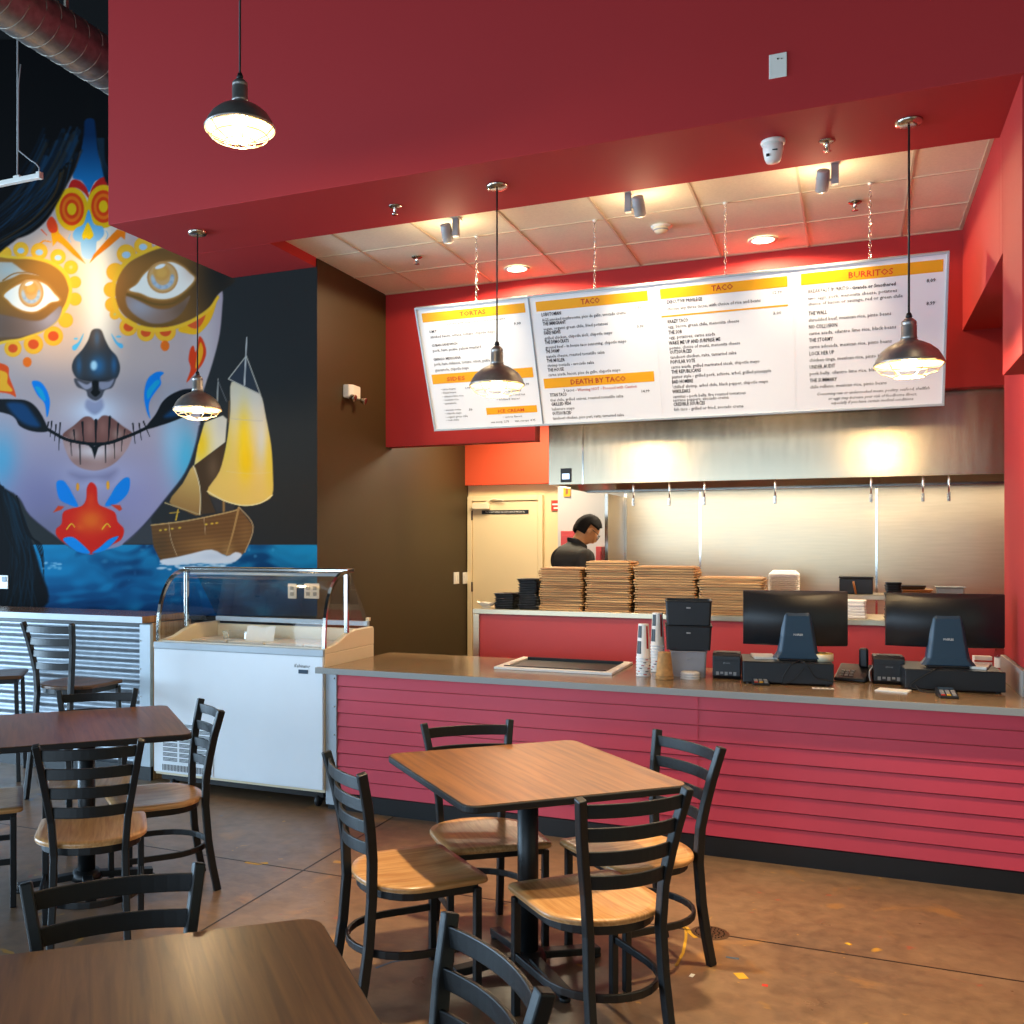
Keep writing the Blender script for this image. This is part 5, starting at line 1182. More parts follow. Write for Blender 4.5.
# second TACO panel
bar(2, [(660, 289), (787, 276), (787.5, 286.5), (660.5, 299.5)])
line(2, 'TACO', (711.5, 291.3), (733, 288.9), 0.05, 2, 0.015)
line(2, 'EXECUTIVE PRIVILEGE', (666.5, 303.8), (702, 300.6), S2, 0, 0.02); line(2, 'choose any three tacos, with choice of rice and beans', (667, 310.6), (760.5, 301.7), S3, 3); line(2, '12.99', (772, 294.2), (781, 293.4), 0.026)
bar(2, [(661.5, 316.4), (788, 303.9), (788, 305.6), (661.5, 318.1)])
line(2, '3.00', (773, 314.6), (781, 313.9), 0.026)
it = [('KRAZY TACO', ('egg, bacon, green chile, menonita cheese',), 667.5, 688, 739), ('THE SOB', ('egg, potatoes, carne asada',), 668.5, 682, 715), ('WAKE ME UP AND SURPRISE ME', ('potato, choice of meats, menonita cheese',), 669, 720.5, 740), ('OUTSOURCED', ('tandoori chicken, raita, tamarind salsa',), 670, 692, 736.5), ('POPULAR VOTE', ('carne asada, grilled marinated steak, chipotle mayo',), 670.5, 695, 759.5), ('THE REPUBLICANS', ('pastor style - grilled pork, achiote, arbol, grilled pineapple',), 671.5, 701, 771), ('BAD HOMBRE', ("'chilled' shrimp, arbol chile, black pepper, chipotle mayo",), 672, 693, 768), ('WIKILEAKS', ('carnitas - pork belly, fire roasted tomatoes', 'serrano peppers, avocado crema'), 672.5, 690.5, 745.5), ('CREDIBLE SOURCES', ('fish taco - grilled or fried, avocado crema',), 673.5, 705, 743.5)]
ys = [323.4, 334.2, 344.8, 354.0, 363.8, 373.6, 383.6, 393.3, 406.0]
for (t_, ds, x0, x1, x2), y in zip(it, ys):
    sl = 0.085 - (y - 323) * 0.0004
    line(2, t_, (x0, y), (x1, y - (x1 - x0) * sl), S2, 0, 0.025)
    for q, d_ in enumerate(ds):
        xe = x2 if q == 0 else x2 - 17; line(2, d_, (x0 + 0.5, y + 4.9 + q * 3.6), (xe, y + 4.9 + q * 3.6 - (xe - x0) * sl), S3, 3)
# BURRITOS panel
bar(3, [(801, 273), (943, 260), (943, 272), (801, 285)])
line(3, 'BURRITOS', (848, 278.3), (892.5, 274), 0.052, 1, 0.015)
line(3, 'BREAKFAST BURRITO - ', (808, 293.2), (851, 289.5), S2, 3, 0.0); line(3, 'Grande or Smothered', (852, 289.3), (895.5, 285.4), 0.030, 0, 0.025)
line(3, 'two eggs, pork, menonita cheese, potatoes', (808, 299.8), (897, 292.0), 0.029, 3); line(3, 'choice of bacon or sausage, red or green chile', (808, 305.6), (902.5, 297.3), 0.029, 3)
line(3, '8.09', (926.5, 282.5), (935.5, 281.7), 0.03, 0, 0.025); line(3, '8.99', (926.3, 305.3), (934.8, 304.6), 0.03, 0, 0.02)
for k, (t_, d_, x1, x2) in enumerate((('THE WALL', 'shredded beef, mexican rice, pinto beans', 827, 891), ('NO COLLUSION', 'carne asada, cilantro lime rice, black beans', 837, 896), ('THE STORMY', 'carne adovada, mexican rice, pinto beans', 833, 891.5), ('LOCK HER UP', 'chicken tinga, mexican rice, pinto beans', 834, 889), ('UNDER AUDIT', 'pork belly, cilantro lime rice, black beans', 835, 892), ('THE SUMMARY', 'chile relleno, mexican rice, pinto beans', 837, 886.5))):
    x0 = 808.5 + k * 0.25; y = 315.3 + k * 13.4; sl = 0.075 - k * 0.004
    line(3, t_, (x0, y), (x1, y - (x1 - x0) * sl), S2, 0 if k > 2 else 3, 0.02); line(3, d_, (x0, y + 6.2), (x2, y + 6.2 - (x2 - x0) * sl), S3, 3)
for t_, x0, x1, y in (('Consuming raw or undercooked meats, poultry, seafood, shellfish', 816.5, 929, 395.2), ('or eggs may increase your risk of foodborne illness,', 828, 916.5, 399.8), ('especially if you have certain medical conditions.', 831, 913.5, 404.2)): line(3, t_, (x0, y), (x1, y - (x1 - x0) * 0.05), 0.027, 0, 0.0, shear=0.25)
for k in range(4):
    texts[k].build('lettering', ['menu_ink', 'menu_orange', 'menu_red', 'menu_ink'], panels[k])
# chains carrying the board
for k, (px, py) in enumerate(((480, 238), (596, 221), (726, 203), (870, 184))):
    p = at_z(px, py, ZC); x = p.x; o = thing('chain', ('leftmost', 'second from left', 'third from left', 'rightmost')[k] + ' steel chain holding the menu board from the tile ceiling', 'chain', (x, 6.462, 3.4), 0, 'menu board chains')
    L_ = ZT - 3.4 - 0.012; n = 15; f = MB(); pitch_ = L_ / n
    for q in range(n):
        z = 0.018 + pitch_ * (q + 0.5); a_, b_ = 0.0075, pitch_ * 0.62; pts = []
        for j in range(13):
            a = j * 2 * PI / 12; u = a_ * math.cos(a); w = b_ * math.sin(a); pts.append((u, 0, z + w) if q % 2 == 0 else (0, u, z + w))
        f.tube(pts, 0.0022, 5, cap=False, up=(0, 1, 0) if q % 2 == 0 else (1, 0, 0))
    f.build('links', 'chrome', o)
    f = MB(); f.lathe([(0, L_ + 0.012), (0.014, L_ + 0.012), (0.012, L_), (0, L_)], 12); f.build('ceiling_anchor', 'white_plastic', o)
    f = MB(); f.tube([(0.007 * math.cos(a), 0, 0.014 + 0.010 * math.sin(a)) for a in [j * 2 * PI / 12 for j in range(13)]], 0.0025, 6, up=(0, 1, 0)); f.build('eye_bolt', 'chrome', o)
# ================================================================== spiral duct and hanging light rail over the dining room
o = thing('spiral_duct', 'round metal spiral duct running under the black ceiling', 'duct', (-5.36, 0, 5.46))
f = MB(); n = 36; f.lathe([(0.19, 0.0), (0.19, 6.45)], n, 0, mtx=Matrix.Rotation(R(-90), 4, 'X')); f.build('tube', 'lamp_metal', o)
f = MB(); pts = []
for k in range(0, 46 * 16 + 1):
    a = k * 2 * PI / 16; pts.append((0.191 * math.cos(a), 0.05 + k * 0.14 / 16, 0.191 * math.sin(a)))
f.tube(pts, 0.005, 5); f.build('spiral_seam', 'wire', o)
f = MB(); f.box((-0.01, 3.0, 0.19), (0.01, 3.03, 1.34)); f.box((-0.01, 5.6, 0.19), (0.01, 5.63, 1.34)); f.build('hanger', 'wire', o)
e = at_y(41, 176, 5.4); a_ = at_y(17.5, 178, 5.4)
o = thing('light_rail', 'white light rail hanging on wires before the mural hair', 'light rail', tuple(e), 0)
f = MB(); f.box((-1.6, -0.02, -0.016), (0, 0.02, 0.018)); f.build('rail', 'white_plastic', o, bevel=0.003)
f = MB(); f.box((-0.03, -0.021, -0.018), (0.004, 0.021, 0.03)); f.build('end_cap', 'white_plastic', o, bevel=0.003)
dx = a_.x - e.x
f = MB(); f.box((dx - 0.03, -0.015, 0.0181), (dx + 0.03, 0.015, 0.035)); f.build('clip', 'white_plastic', o, bevel=0.002)
f = MB(); f.tube([(dx, 0, 0.03), (dx, 0, 6.79 - e.z)], 0.006, 6); f.build('hanging_wire', 'grey_plastic', o)
f = MB(); f.tube([(-0.02, 0, 0.03), (-0.015, 0, 0.06), (-0.05, 0, 0.10), (-0.10, 0, 0.13), (dx + 0.01, 0, 0.22), (dx + 0.008, 0, 0.4), (dx + 0.01, 0.0, 0.7), (dx + 0.03, 0, 0.85)], 0.005, 6); f.build('power_cord', 'grey_plastic', o)
def rail_head(xo, aim, en, size, lab):
    q0 = Vector((e.x + xo, e.y, e.z - 0.0165)); d = (Vector(aim) - q0).normalized(); q = d.to_track_quat('-Z', 'Y').to_matrix().to_4x4()
    h = thing('spot_light', lab, 'spotlight', tuple(q0), 0, 'spotlights on the light rail')
    f = MB(); f.box((-0.015, -0.015, -0.09), (0.015, 0.015, 0)); f.build('stem', 'white_plastic', h)
    f = MB(); f.lathe([(0, 0.06), (0.036, 0.06), (0.04, -0.06), (0.033, -0.065)], 20, 0, mtx=Matrix.Translation((0, 0, -0.11)) @ q); f.build('lamp_head', 'white_plastic', h)
    f = MB(); f.lathe([(0, -0.057), (0.033, -0.057)], 16, 0, mtx=Matrix.Translation((0, 0, -0.11)) @ q); f.build('lens', 'lamp_lens', h)
    L = bpy.data.lights.new('rail_beam', 'SPOT'); L.energy = en; L.color = (1.0, 0.70, 0.34); L.spot_size = R(size); L.spot_blend = 0.9; L.shadow_soft_size = 0.03
    lo = bpy.data.objects.new('rail_beam', L); COL.objects.link(lo); lo.location = q0 + Vector((0, 0, -0.11)) + d * 0.08; lo.rotation_euler = d.to_track_quat('-Z', 'Y').to_euler()
# ================================================================== the mural: paint laid on a fine grid of the wall
class Paint:
    def __init__(s, x0, x1, y0, y1, res):
        s.xs = np.arange(x0, x1 + 1e-6, 1 / res); s.ys = np.arange(y0, y1 + 1e-6, 1 / res)
        s.X, s.Y = np.meshgrid(s.xs, s.ys); s.c = np.zeros(s.X.shape + (3,)); s.res = res
        rng = np.random.default_rng(3); s.n = []
        for sc in (6, 14, 34):
            gx = int((x1 - x0) / sc) + 3; gy = int((y1 - y0) / sc) + 3; g = rng.random((gy, gx))
            u = (s.X - x0) / sc; v = (s.Y - y0) / sc; i = u.astype(int); j = v.astype(int); fu = u - i; fv = v - j
            fu = fu * fu * (3 - 2 * fu); fv = fv * fv * (3 - 2 * fv)
            s.n.append(g[j, i] * (1 - fu) * (1 - fv) + g[j, i + 1] * fu * (1 - fv) + g[j + 1, i] * (1 - fu) * fv + g[j + 1, i + 1] * fu * fv)
    def box(s, P, pad):
        P = np.asarray(P, float); x0, y0 = P.min(0) - pad; x1, y1 = P.max(0) + pad
        i0 = max(0, np.searchsorted(s.xs, x0)); i1 = min(len(s.xs), np.searchsorted(s.xs, x1) + 1); j0 = max(0, np.searchsorted(s.ys, y0)); j1 = min(len(s.ys), np.searchsorted(s.ys, y1) + 1)
        return slice(j0, j1), slice(i0, i1)
    def put(s, sl, a, col):
        if callable(col): col = col(s.X[sl], s.Y[sl])
        col = np.asarray(col, float); s.c[sl] = s.c[sl] * (1 - a[..., None]) + col * a[..., None]
    def poly(s, P, col, blur=0.8, op=1.0):
        P = np.asarray(P, float); sl = s.box(P, blur * 3 + 1); X = s.X[sl]; Y = s.Y[sl]
        if X.size == 0: return
        ins = np.zeros(X.shape, bool); d2 = np.full(X.shape, 1e9)
        for (ax, ay), (bx, by) in zip(P, np.roll(P, -1, 0)):
            if ay != by:
                c_ = ((ay > Y) != (by > Y)) & (X < (bx - ax) * (Y - ay) / (by - ay) + ax); ins ^= c_
            dx, dy = bx - ax, by - ay; L = dx * dx + dy * dy + 1e-9; t = np.clip(((X - ax) * dx + (Y - ay) * dy) / L, 0, 1)
            d2 = np.minimum(d2, (X - ax - t * dx) ** 2 + (Y - ay - t * dy) ** 2)
        d = np.sqrt(d2) * np.where(ins, 1, -1); a = np.clip(d / blur * 0.5 + 0.5, 0, 1); a = a * a * (3 - 2 * a)
        s.put(sl, a * op, col)
    def curve(s, P, n=6, closed=True):
        P = [np.asarray(p, float) for p in P]; m = len(P); out = []
        for i in range(m if closed else m - 1):
            g = (lambda k: P[k % m]) if closed else (lambda k: P[min(max(k, 0), m - 1)])
            a, b, c_, d = g(i - 1), g(i), g(i + 1), g(i + 2)
            for k in range(n):
                t = k / n; out.append(0.5 * (2 * b + (c_ - a) * t + (2 * a - 5 * b + 4 * c_ - d) * t * t + (3 * b - a - 3 * c_ + d) * t ** 3))
        if not closed: out.append(P[-1])
        return out
    def blob(s, P, col, blur=0.8, op=1.0): s.poly(s.curve(P), col, blur, op)
    def ell(s, c_, rx, ry, col, blur=0.8, op=1.0, rot=0.0):
        P = [(c_[0] + rx * math.cos(a) * math.cos(rot) - ry * math.sin(a) * math.sin(rot), c_[1] + rx * math.cos(a) * math.sin(rot) + ry * math.sin(a) * math.cos(rot)) for a in [k * 2 * PI / 28 for k in range(28)]]
        s.poly(P, col, blur, op)
    def stroke(s, P, w0, w1, col, blur=0.6, op=1.0, smooth=True):
        if smooth and len(P) > 2: P = s.curve(P, 5, False)
        P = np.asarray(P, float); sl = s.box(P, max(w0, w1) + 2); X = s.X[sl]; Y = s.Y[sl]
        if X.size == 0: return
        a = np.zeros(X.shape); n = len(P) - 1
        for i in range(n):
            ax, ay = P[i]; bx, by = P[i + 1]; dx, dy = bx - ax, by - ay; L = dx * dx + dy * dy + 1e-9; t = np.clip(((X - ax) * dx + (Y - ay) * dy) / L, 0, 1)
            d = np.sqrt((X - ax - t * dx) ** 2 + (Y - ay - t * dy) ** 2); w = (w0 + (w1 - w0) * (i + t) / n) / 2
            a = np.maximum(a, np.clip((w - d) / blur + 0.5, 0, 1))
        s.put(sl, a * op, col)
mp_ = Paint(-75, 318, 40, 616, 1.15)
def zc(x0, y0, k):
    def g(*pts):
        out = []
        for x, y in pts:
            px = x0 + x / k; out.append((px - 34 if (px < 0.8 and x0 == 0) else px, y0 + y / k))
        return out
    return g
A_, B_, C_, D_, E_, F_ = zc(0, 130, 6.827), zc(0, 230, 8.533), zc(100, 220, 7.314), zc(40, 310, 7.314), zc(0, 300, 3.012), zc(130, 340, 4.267)
def mixc(stops, X, Y):
    # base colour then gaussian dabs (cx, cy, rx, ry, colour, strength)
    c_ = np.ones(X.shape + (3,)) * np.asarray(stops[0], float)
    for cx, cy, rx, ry, col, op in stops[1:]:
        w = op * np.exp(-((X - cx) / rx) ** 2 - ((Y - cy) / ry) ** 2); c_ = c_ * (1 - w[..., None]) + np.asarray(col, float) * w[..., None]
    return c_
def grad(c0, c1, p0, p1):
    c0 = np.asarray(c0, float); c1 = np.asarray(c1, float); dx, dy = p1[0] - p0[0], p1[1] - p0[1]; L = dx * dx + dy * dy
    return lambda X, Y: c0 + (c1 - c0) * np.clip(((X - p0[0]) * dx + (Y - p0[1]) * dy) / L, 0, 1)[..., None]
q = mp_
ALL = (slice(None), slice(None)); one = np.ones(q.X.shape)
q.put(ALL, one, lambda X, Y: mixc([(44, 47, 48), (40, 90, 150, 110, (6, 6, 7), 1.0), (-40, 150, 120, 160, (6, 6, 7), 0.9), (300, 520, 160, 60, (46, 42, 38), 0.8)], X, Y))
# sea
def sea(X, Y):
    n = q.n[1][SEA] * 0.5 + q.n[2][SEA] * 0.5; m = q.n[0][SEA]; n = n * 0.86 + 0.14 * (0.5 + 0.5 * np.sin(Y * 0.55 + 3 * q.n[2][SEA] * 4 + X * 0.05))
    t = np.clip((Y - 545) / 65, 0, 1); c_ = np.asarray((26, 132, 178.)) * (1 - t[..., None]) + np.asarray((6, 62, 112.)) * t[..., None]
    w = np.clip((n - 0.52) * 4, 0, 1)[..., None]; c_ = c_ * (1 - 0.7 * w) + np.asarray((3, 40, 84.)) * 0.7 * w
    w = np.clip((0.44 - n) * 4, 0, 1)[..., None]; c_ = c_ * (1 - 0.6 * w) + np.asarray((24, 142, 192.)) * 0.6 * w
    w = (np.clip((m - 0.8) * 5, 0, 1) * np.clip((q.n[2][SEA] - 0.45) * 4, 0, 1))[..., None]; return c_ * (1 - 0.45 * w) + np.asarray((110, 190, 220.)) * 0.45 * w
SEA = q.box([(-75, 545), (318, 616)], 0); q.put(SEA, np.clip((q.Y[SEA] - 544.3) / 1.0, 0, 1), sea)
# neck
q.poly(E_((40, 560), (200, 735), (470, 735), (455, 660), (490, 590), (400, 640), (270, 700), (120, 600)), grad((98, 98, 102), (62, 63, 66), (60, 540), (110, 545)))
# face
face = E_((0, 480), (0, 535)) + E_((40, 582), (90, 650), (180, 722), (225, 752), (270, 764), (320, 752), (372, 735), (432, 680), (500, 598), (558, 522), (588, 445), (602, 380), (606, 300)) + E_((640, 190), (662, 100), (671, 0)) + C_((897, 600), (895, 520), (850, 380), (600, 60), (300, -300)) + [(100, 150), (60, 160), (20, 190), (-75, 230)]
facec = lambda X, Y: mixc([(160, 150, 176), (60, 300, 140, 120, (226, 192, 160), 0.95), (150, 360, 70, 60, (200, 176, 168), 0.75), (98, 260, 20, 90, (250, 232, 200), 1.0), (98, 310, 14, 60, (255, 248, 232), 0.9), (55, 330, 30, 40, (226, 186, 160), 0.5), (150, 395, 60, 22, (150, 142, 152), 0.6), (45, 385, 45, 22, (152, 145, 155), 0.5),
    (95, 412, 26, 16, (214, 222, 240), 0.95), (185, 458, 14, 34, (70, 178, 212), 0.95), (172, 440, 12, 40, (150, 200, 228), 0.6), (2, 462, 16, 30, (70, 170, 205), 0.8), (95, 478, 40, 14, (196, 196, 222), 0.7), (130, 500, 40, 34, (146, 140, 182), 0.6), (40, 500, 40, 40, (118, 112, 150), 0.7), (205, 340, 12, 60, (206, 194, 194), 0.7), (60, 530, 60, 20, (96, 92, 110), 0.5)], X, Y)
q.poly(q.curve(face, 4), facec, 1.0)
q.stroke(E_((602, 380), (588, 445), (558, 522), (500, 598), (432, 680), (372, 735)), 2.5, 1.2, (38, 40, 52), 1.6, 0.7)
q.stroke(E_((0, 535), (40, 582), (90, 650), (180, 722), (225, 752)), 1.6, 1.2, (50, 48, 58), 1.6, 0.6)
# crown
q.blob(A_((575, -60), (650, -60), (668, 120), (690, 230), (725, 320), (650, 350), (606, 425), (560, 350), (496, 322), (530, 220), (560, 100)), grad((3, 40, 78), (24, 116, 178), (88, 135), (88, 185)))
q.blob(A_((466, 410), (490, 345), (540, 345), (590, 395), (608, 470), (575, 430), (520, 395)), (192, 32, 26)); q.blob(A_((790, 330), (735, 318), (680, 332), (630, 390), (607, 470), (640, 425), (700, 380), (790, 380)), (192, 32, 26))
for cx, cy in ((490, 540), (706, 522)):
    for rx, ry, col in ((112, 148, (236, 180, 14)), (84, 112, (222, 62, 12)), (66, 88, (238, 112, 18)), (48, 66, (222, 62, 12)), (31, 41, (234, 186, 14))): q.ell(A_((cx, cy))[0], rx / 6.827, ry / 6.827, col)
q.blob(A_((605, 545), (640, 640), (700, 662), (710, 712), (680, 752), (660, 765), (655, 830), (640, 868), (602, 884), (562, 862), (550, 790), (548, 766), (510, 752), (497, 712), (520, 670), (570, 640)), grad((70, 160, 210), (186, 214, 236), (88, 212), (88, 258)))
q.blob(A_((600, 632), (630, 690), (637, 722), (612, 747), (585, 738), (572, 749), (560, 722), (575, 680)), (250, 200, 12))
q.stroke(A_((480, 710), (470, 740), (482, 765)), 1, 1, (150, 190, 215)); q.stroke(A_((725, 690), (737, 715), (725, 745)), 1, 1, (150, 190, 215))
for P in (((345, 640), (392, 640), (402, 700), (470, 770), (540, 850), (582, 912), (500, 852), (425, 782), (390, 760), (362, 792), (350, 720)), ((800, 678), (858, 692), (852, 748), (825, 728), (740, 800), (660, 862), (612, 908), (640, 850), (720, 760))): q.poly(A_(*P), grad((252, 168, 14), (246, 122, 12), (60, 230), (100, 260)))
q.blob(A_((318, 640), (350, 590), (385, 630), (390, 690), (345, 700)), (232, 66, 24)); q.stroke(A_((262, 785), (300, 757), (345, 765)), 1.8, 1.2, (250, 150, 20)); q.stroke(A_((282, 680), (320, 718)), 1.4, .8, (240, 90, 40))
# ---- eyes
def scallops(zf, k, items):
    for x, y, r_, dot in items:
        c_ = zf((x, y))[0]; c_ = (c_[0] + (34 if c_[0] < -20 else 0), c_[1])
        q.ell(c_, r_ / k, r_ / k, (250, 178, 40)); q.ell(c_, r_ * 0.82 / k, r_ * 0.82 / k, (250, 186, 48))
        if dot == 'b': q.ell((c_[0], c_[1] + 1), r_ * 0.45 / k, r_ * 0.36 / k, (176, 206, 222))
        if dot == 'r': q.ell(c_, r_ * 0.55 / k, r_ * 0.5 / k, (226, 84, 34))
        if dot == 'g': q.ell(c_, r_ * 0.25 / k, r_ * 0.25 / k, (206, 200, 110))
scallops(B_, 8.533, [(40, 200, 60, ''), (178, 168, 66, 'b'), (335, 182, 72, 'b'), (495, 228, 66, 'b'), (605, 318, 60, 'g'), (640, 445, 52, ''), (640, 590, 56, ''), (560, 770, 64, ''), (455, 905, 84, 'r'), (285, 975, 84, 'r'), (110, 1010, 74, 'r')])
mL = B_((0, 255), (150, 225), (350, 238), (480, 282), (572, 362), (612, 462), (612, 562), (580, 662), (500, 772), (380, 862), (250, 922), (100, 957), (0, 950))
mLc = q.curve(mL, 6); q.poly([(x, y) for x, y in mLc], (250, 196, 54), 1.0)
q.poly(q.curve([(x + (0 if x < -10 else -3.4 * (1 if x > 40 else .4)), y + (2.6 if y < 290 else -2.6)) for x, y in mL], 6), lambda X, Y: mixc([(168, 112, 46), (15, 335, 40, 26, (98, 76, 58), 0.9), (60, 345, 20, 16, (110, 78, 44), 0.7), (55, 262, 30, 16, (176, 118, 44), 0.8)], X, Y), 1.0)
q.blob(B_((0, 290), (60, 275), (120, 290), (210, 352), (330, 388), (190, 372), (60, 425), (0, 520)), lambda X, Y: mixc([(206, 186, 166), (10, 270, 14, 8, (188, 196, 190), 0.9)], X, Y), 1.2)
q.stroke(B_((25, 430), (120, 372), (250, 362), (330, 385)), 1.4, .8, (152, 104, 52), 1.0); q.stroke(B_((22, 545), (100, 455), (220, 405), (330, 405), (440, 480), (520, 600)), 3.2, 2.0, (172, 118, 50), 1.2)
uL = B_((0, 680), (80, 735), (250, 772), (360, 765), (450, 700), (510, 650), (527, 690), (480, 785), (360, 862), (200, 905), (60, 915), (0, 900)); q.blob(uL, lambda X, Y: mixc([(128, 106, 96), (50, 318, 16, 16, (170, 158, 164), 0.95), (5, 330, 20, 20, (112, 86, 70), 0.6)], X, Y), 1.4)
wL = B_((24, 556), (100, 490), (200, 440), (300, 424), (400, 462), (470, 540), (516, 600), (440, 622), (380, 665), (300, 705), (200, 697), (110, 652), (60, 602)); q.poly(q.curve([(x, y) for x, y in wL], 5), (214, 148, 66), 2.0); q.poly([((x - 31) * 0.95 + 31, (y - 296) * 0.93 + 296) for x, y in q.curve(wL, 5)], (255, 250, 236), 0.9)
def iris(c_, rx, ry, pup, pr, hl, top):
    st_ = q.c.copy(); q.ell(c_, rx, ry, (206, 150, 88)); q.ell(c_, rx * 0.88, ry * 0.88, (222, 174, 112))
    for k in range(15):
        a = PI * (0.0 + k / 14 * 1.0); q.ell((c_[0] + rx * 0.62 * math.cos(a), c_[1] + ry * 0.62 * math.sin(a)), rx * 0.13, ry * 0.2, (190, 202, 210) if k % 3 else (150, 176, 200), 1.2, 0.8, a)
    q.ell(pup, pr, pr * 0.95, (222, 162, 82), 2.0); q.ell(pup, pr * 0.6, pr * 0.55, (236, 178, 88), 2.0)
    q.c = np.where((q.Y < top)[..., None], st_, q.c); q.ell(hl, rx * 0.34, ry * 0.12, (255, 255, 250), 0.8, 1, -0.35)
iris(B_((265, 535))[0], 12.6, 14.6, B_((262, 500))[0], 7, B_((248, 458))[0], 279.6)
scallops(C_, 7.314, [(315, 190, 66, 'b'), (192, 248, 70, 'b'), (112, 380, 66, ''), (82, 510, 56, ''), (90, 620, 54, ''), (108, 690, 38, 'g'), (208, 782, 66, 'r'), (335, 822, 66, 'r'), (478, 812, 78, 'r')])
q.blob(C_((575, 795), (640, 832), (720, 830), (790, 760), (830, 680), (850, 575), (760, 660)), (250, 184, 30)); q.blob(C_((640, 770), (700, 795), (745, 760), (770, 690), (700, 730)), (230, 92, 44))
mR = C_((560, 190), (430, 195), (300, 245), (195, 305), (125, 395), (92, 500), (100, 605), (145, 697), (228, 760), (330, 798), (450, 803), (562, 782), (690, 728), (800, 650), (862, 560), (905, 520), (1000, 440), (900, 340), (740, 240))
q.stroke(C_((435, 197), (300, 247), (195, 308), (125, 398), (94, 502), (102, 606), (147, 698), (228, 760), (330, 797), (450, 802), (562, 781), (690, 727), (800, 649), (858, 565)), 4.4, 4.0, (250, 192, 48), 1.0)
q.poly(q.curve([((x - 163) * 0.965 + 164.2, (y - 288) * 0.95 + 287.6) for x, y in mR], 5), lambda X, Y: mixc([(146, 98, 44), (222, 275, 32, 60, (38, 36, 32), 1.0), (125, 272, 24, 24, (176, 116, 56), 0.8), (160, 250, 30, 10, (112, 82, 44), 0.7), (160, 326, 40, 8, (112, 80, 34), 0.7)], X, Y), 1.0)
q.blob(C_((188, 568), (215, 560), (300, 600), (400, 645), (500, 648), (590, 605), (655, 555), (640, 610), (590, 690), (500, 745), (380, 757), (270, 705), (205, 640)), lambda X, Y: mixc([(146, 116, 100), (140, 306, 18, 14, (172, 166, 172), 0.9), (185, 310, 14, 14, (112, 86, 64), 0.8)], X, Y), 1.4)
q.stroke(C_((200, 545), (290, 575), (380, 610), (480, 618), (570, 590), (690, 470)), 2.5, 1.5, (120, 88, 40), 1.4)
wR = C_((203, 517), (262, 470), (325, 385), (420, 318), (520, 298), (605, 332), (662, 382), (702, 430), (640, 510), (560, 566), (470, 588), (370, 576), (290, 542)); q.poly(q.curve(wR, 5), (206, 150, 82), 2.0); q.poly([((x - 161.5) * 0.95 + 161.5, (y - 281) * 0.93 + 281) for x, y in q.curve(wR, 5)], lambda X, Y: mixc([(255, 249, 234), (192, 270, 10, 12, (232, 206, 186), 0.8)], X, Y), 0.9)
iris(C_((458, 420))[0], 15.6, 16.0, C_((450, 385))[0], 8.5, C_((440, 340))[0], 261.6)
q.ell(C_((475, 920))[0], 4.4, 5.3, (238, 112, 26)); q.ell(E_((82, 187))[0], 4.4, 5, (238, 112, 26))
q.blob(E_((600, 110), (615, 128), (621, 160), (610, 192), (590, 217), (562, 248), (574, 208), (568, 180), (573, 148), (583, 138), (590, 156)), (228, 62, 22)); q.blob(E_((603, 128), (612, 150), (606, 182), (590, 206), (592, 176)), (250, 170, 30))
q.blob(E_((0, 183), (14, 194), (28, 232), (48, 290), (20, 281), (0, 262)), (236, 80, 24)); q.blob(E_((0, 205), (12, 215), (22, 250), (30, 276), (0, 250)), (252, 176, 40))
# ---- nose
q.blob(D_((415, 136), (450, 150), (477, 215), (512, 282), (562, 340), (585, 410), (577, 470), (545, 512), (480, 524), (415, 528), (340, 522), (280, 506), (245, 466), (233, 410), (255, 350), (310, 288), (352, 220), (377, 152)), lambda X, Y: mixc([(52, 56, 62), (97, 335, 9, 14, (104, 84, 70), 0.9), (97, 338, 3, 8, (70, 110, 150), 0.6), (98, 366, 8, 10, (44, 106, 158), 0.9), (79, 366, 3, 9, (44, 92, 136), 0.8), (114, 365, 3, 9, (44, 100, 150), 0.8), (96, 382, 30, 4, (36, 40, 46), 0.8)], X, Y), 1.0)
q.ell(D_((394, 406))[0], 3.2, 4.6, (168, 214, 238), 2.0)
q.blob(D_((252, 500), (270, 560), (335, 590), (352, 635), (405, 664), (450, 638), (475, 588), (530, 565), (553, 495), (480, 520), (415, 526), (330, 520)), (74, 74, 82), 1.0); q.blob(D_((275, 520), (340, 545), (375, 530), (380, 560), (330, 580)), (150, 150, 168), 1.2); q.blob(D_((430, 530), (500, 525), (540, 508), (515, 560), (470, 580), (440, 575)), (140, 140, 158), 1.2)
q.blob(D_((383, 522), (426, 522), (428, 580), (440, 605), (405, 634), (372, 605), (384, 580)), (14, 16, 18), 1.0)
q.blob(D_((345, 655), (333, 715), (400, 766), (463, 715), (452, 650), (405, 670)), grad((128, 130, 166), (98, 102, 134), (95, 398), (95, 415)), 2.4, 0.6)
for P in (((318, 172), (300, 232), (262, 292), (238, 290), (240, 262), (280, 235)), ((522, 172), (545, 232), (585, 278), (608, 272), (600, 248), (565, 232))): q.blob(D_(*P), (84, 184, 226))
q.ell(D_((262, 210))[0], 2, 1, (96, 190, 228)); q.ell(D_((575, 195))[0], 2.6, 1, (96, 190, 228))
for P, P2 in ((((905, 462), (880, 450), (838, 460), (790, 502), (765, 580), (763, 660), (783, 750), (806, 792), (795, 720), (806, 660), (842, 602), (885, 542), (880, 492)), ((850, 515), (875, 530), (830, 590), (790, 650), (785, 590))),):
    q.blob(D_(*P), (4, 124, 218)); q.blob(D_(*P2), (16, 158, 204))
q.blob(E_((96, 247), (120, 246), (140, 270), (150, 302), (148, 332), (141, 352), (134, 312), (112, 285)), (4, 124, 218)); q.blob(E_((106, 262), (125, 268), (138, 300), (128, 300)), (16, 158, 204))
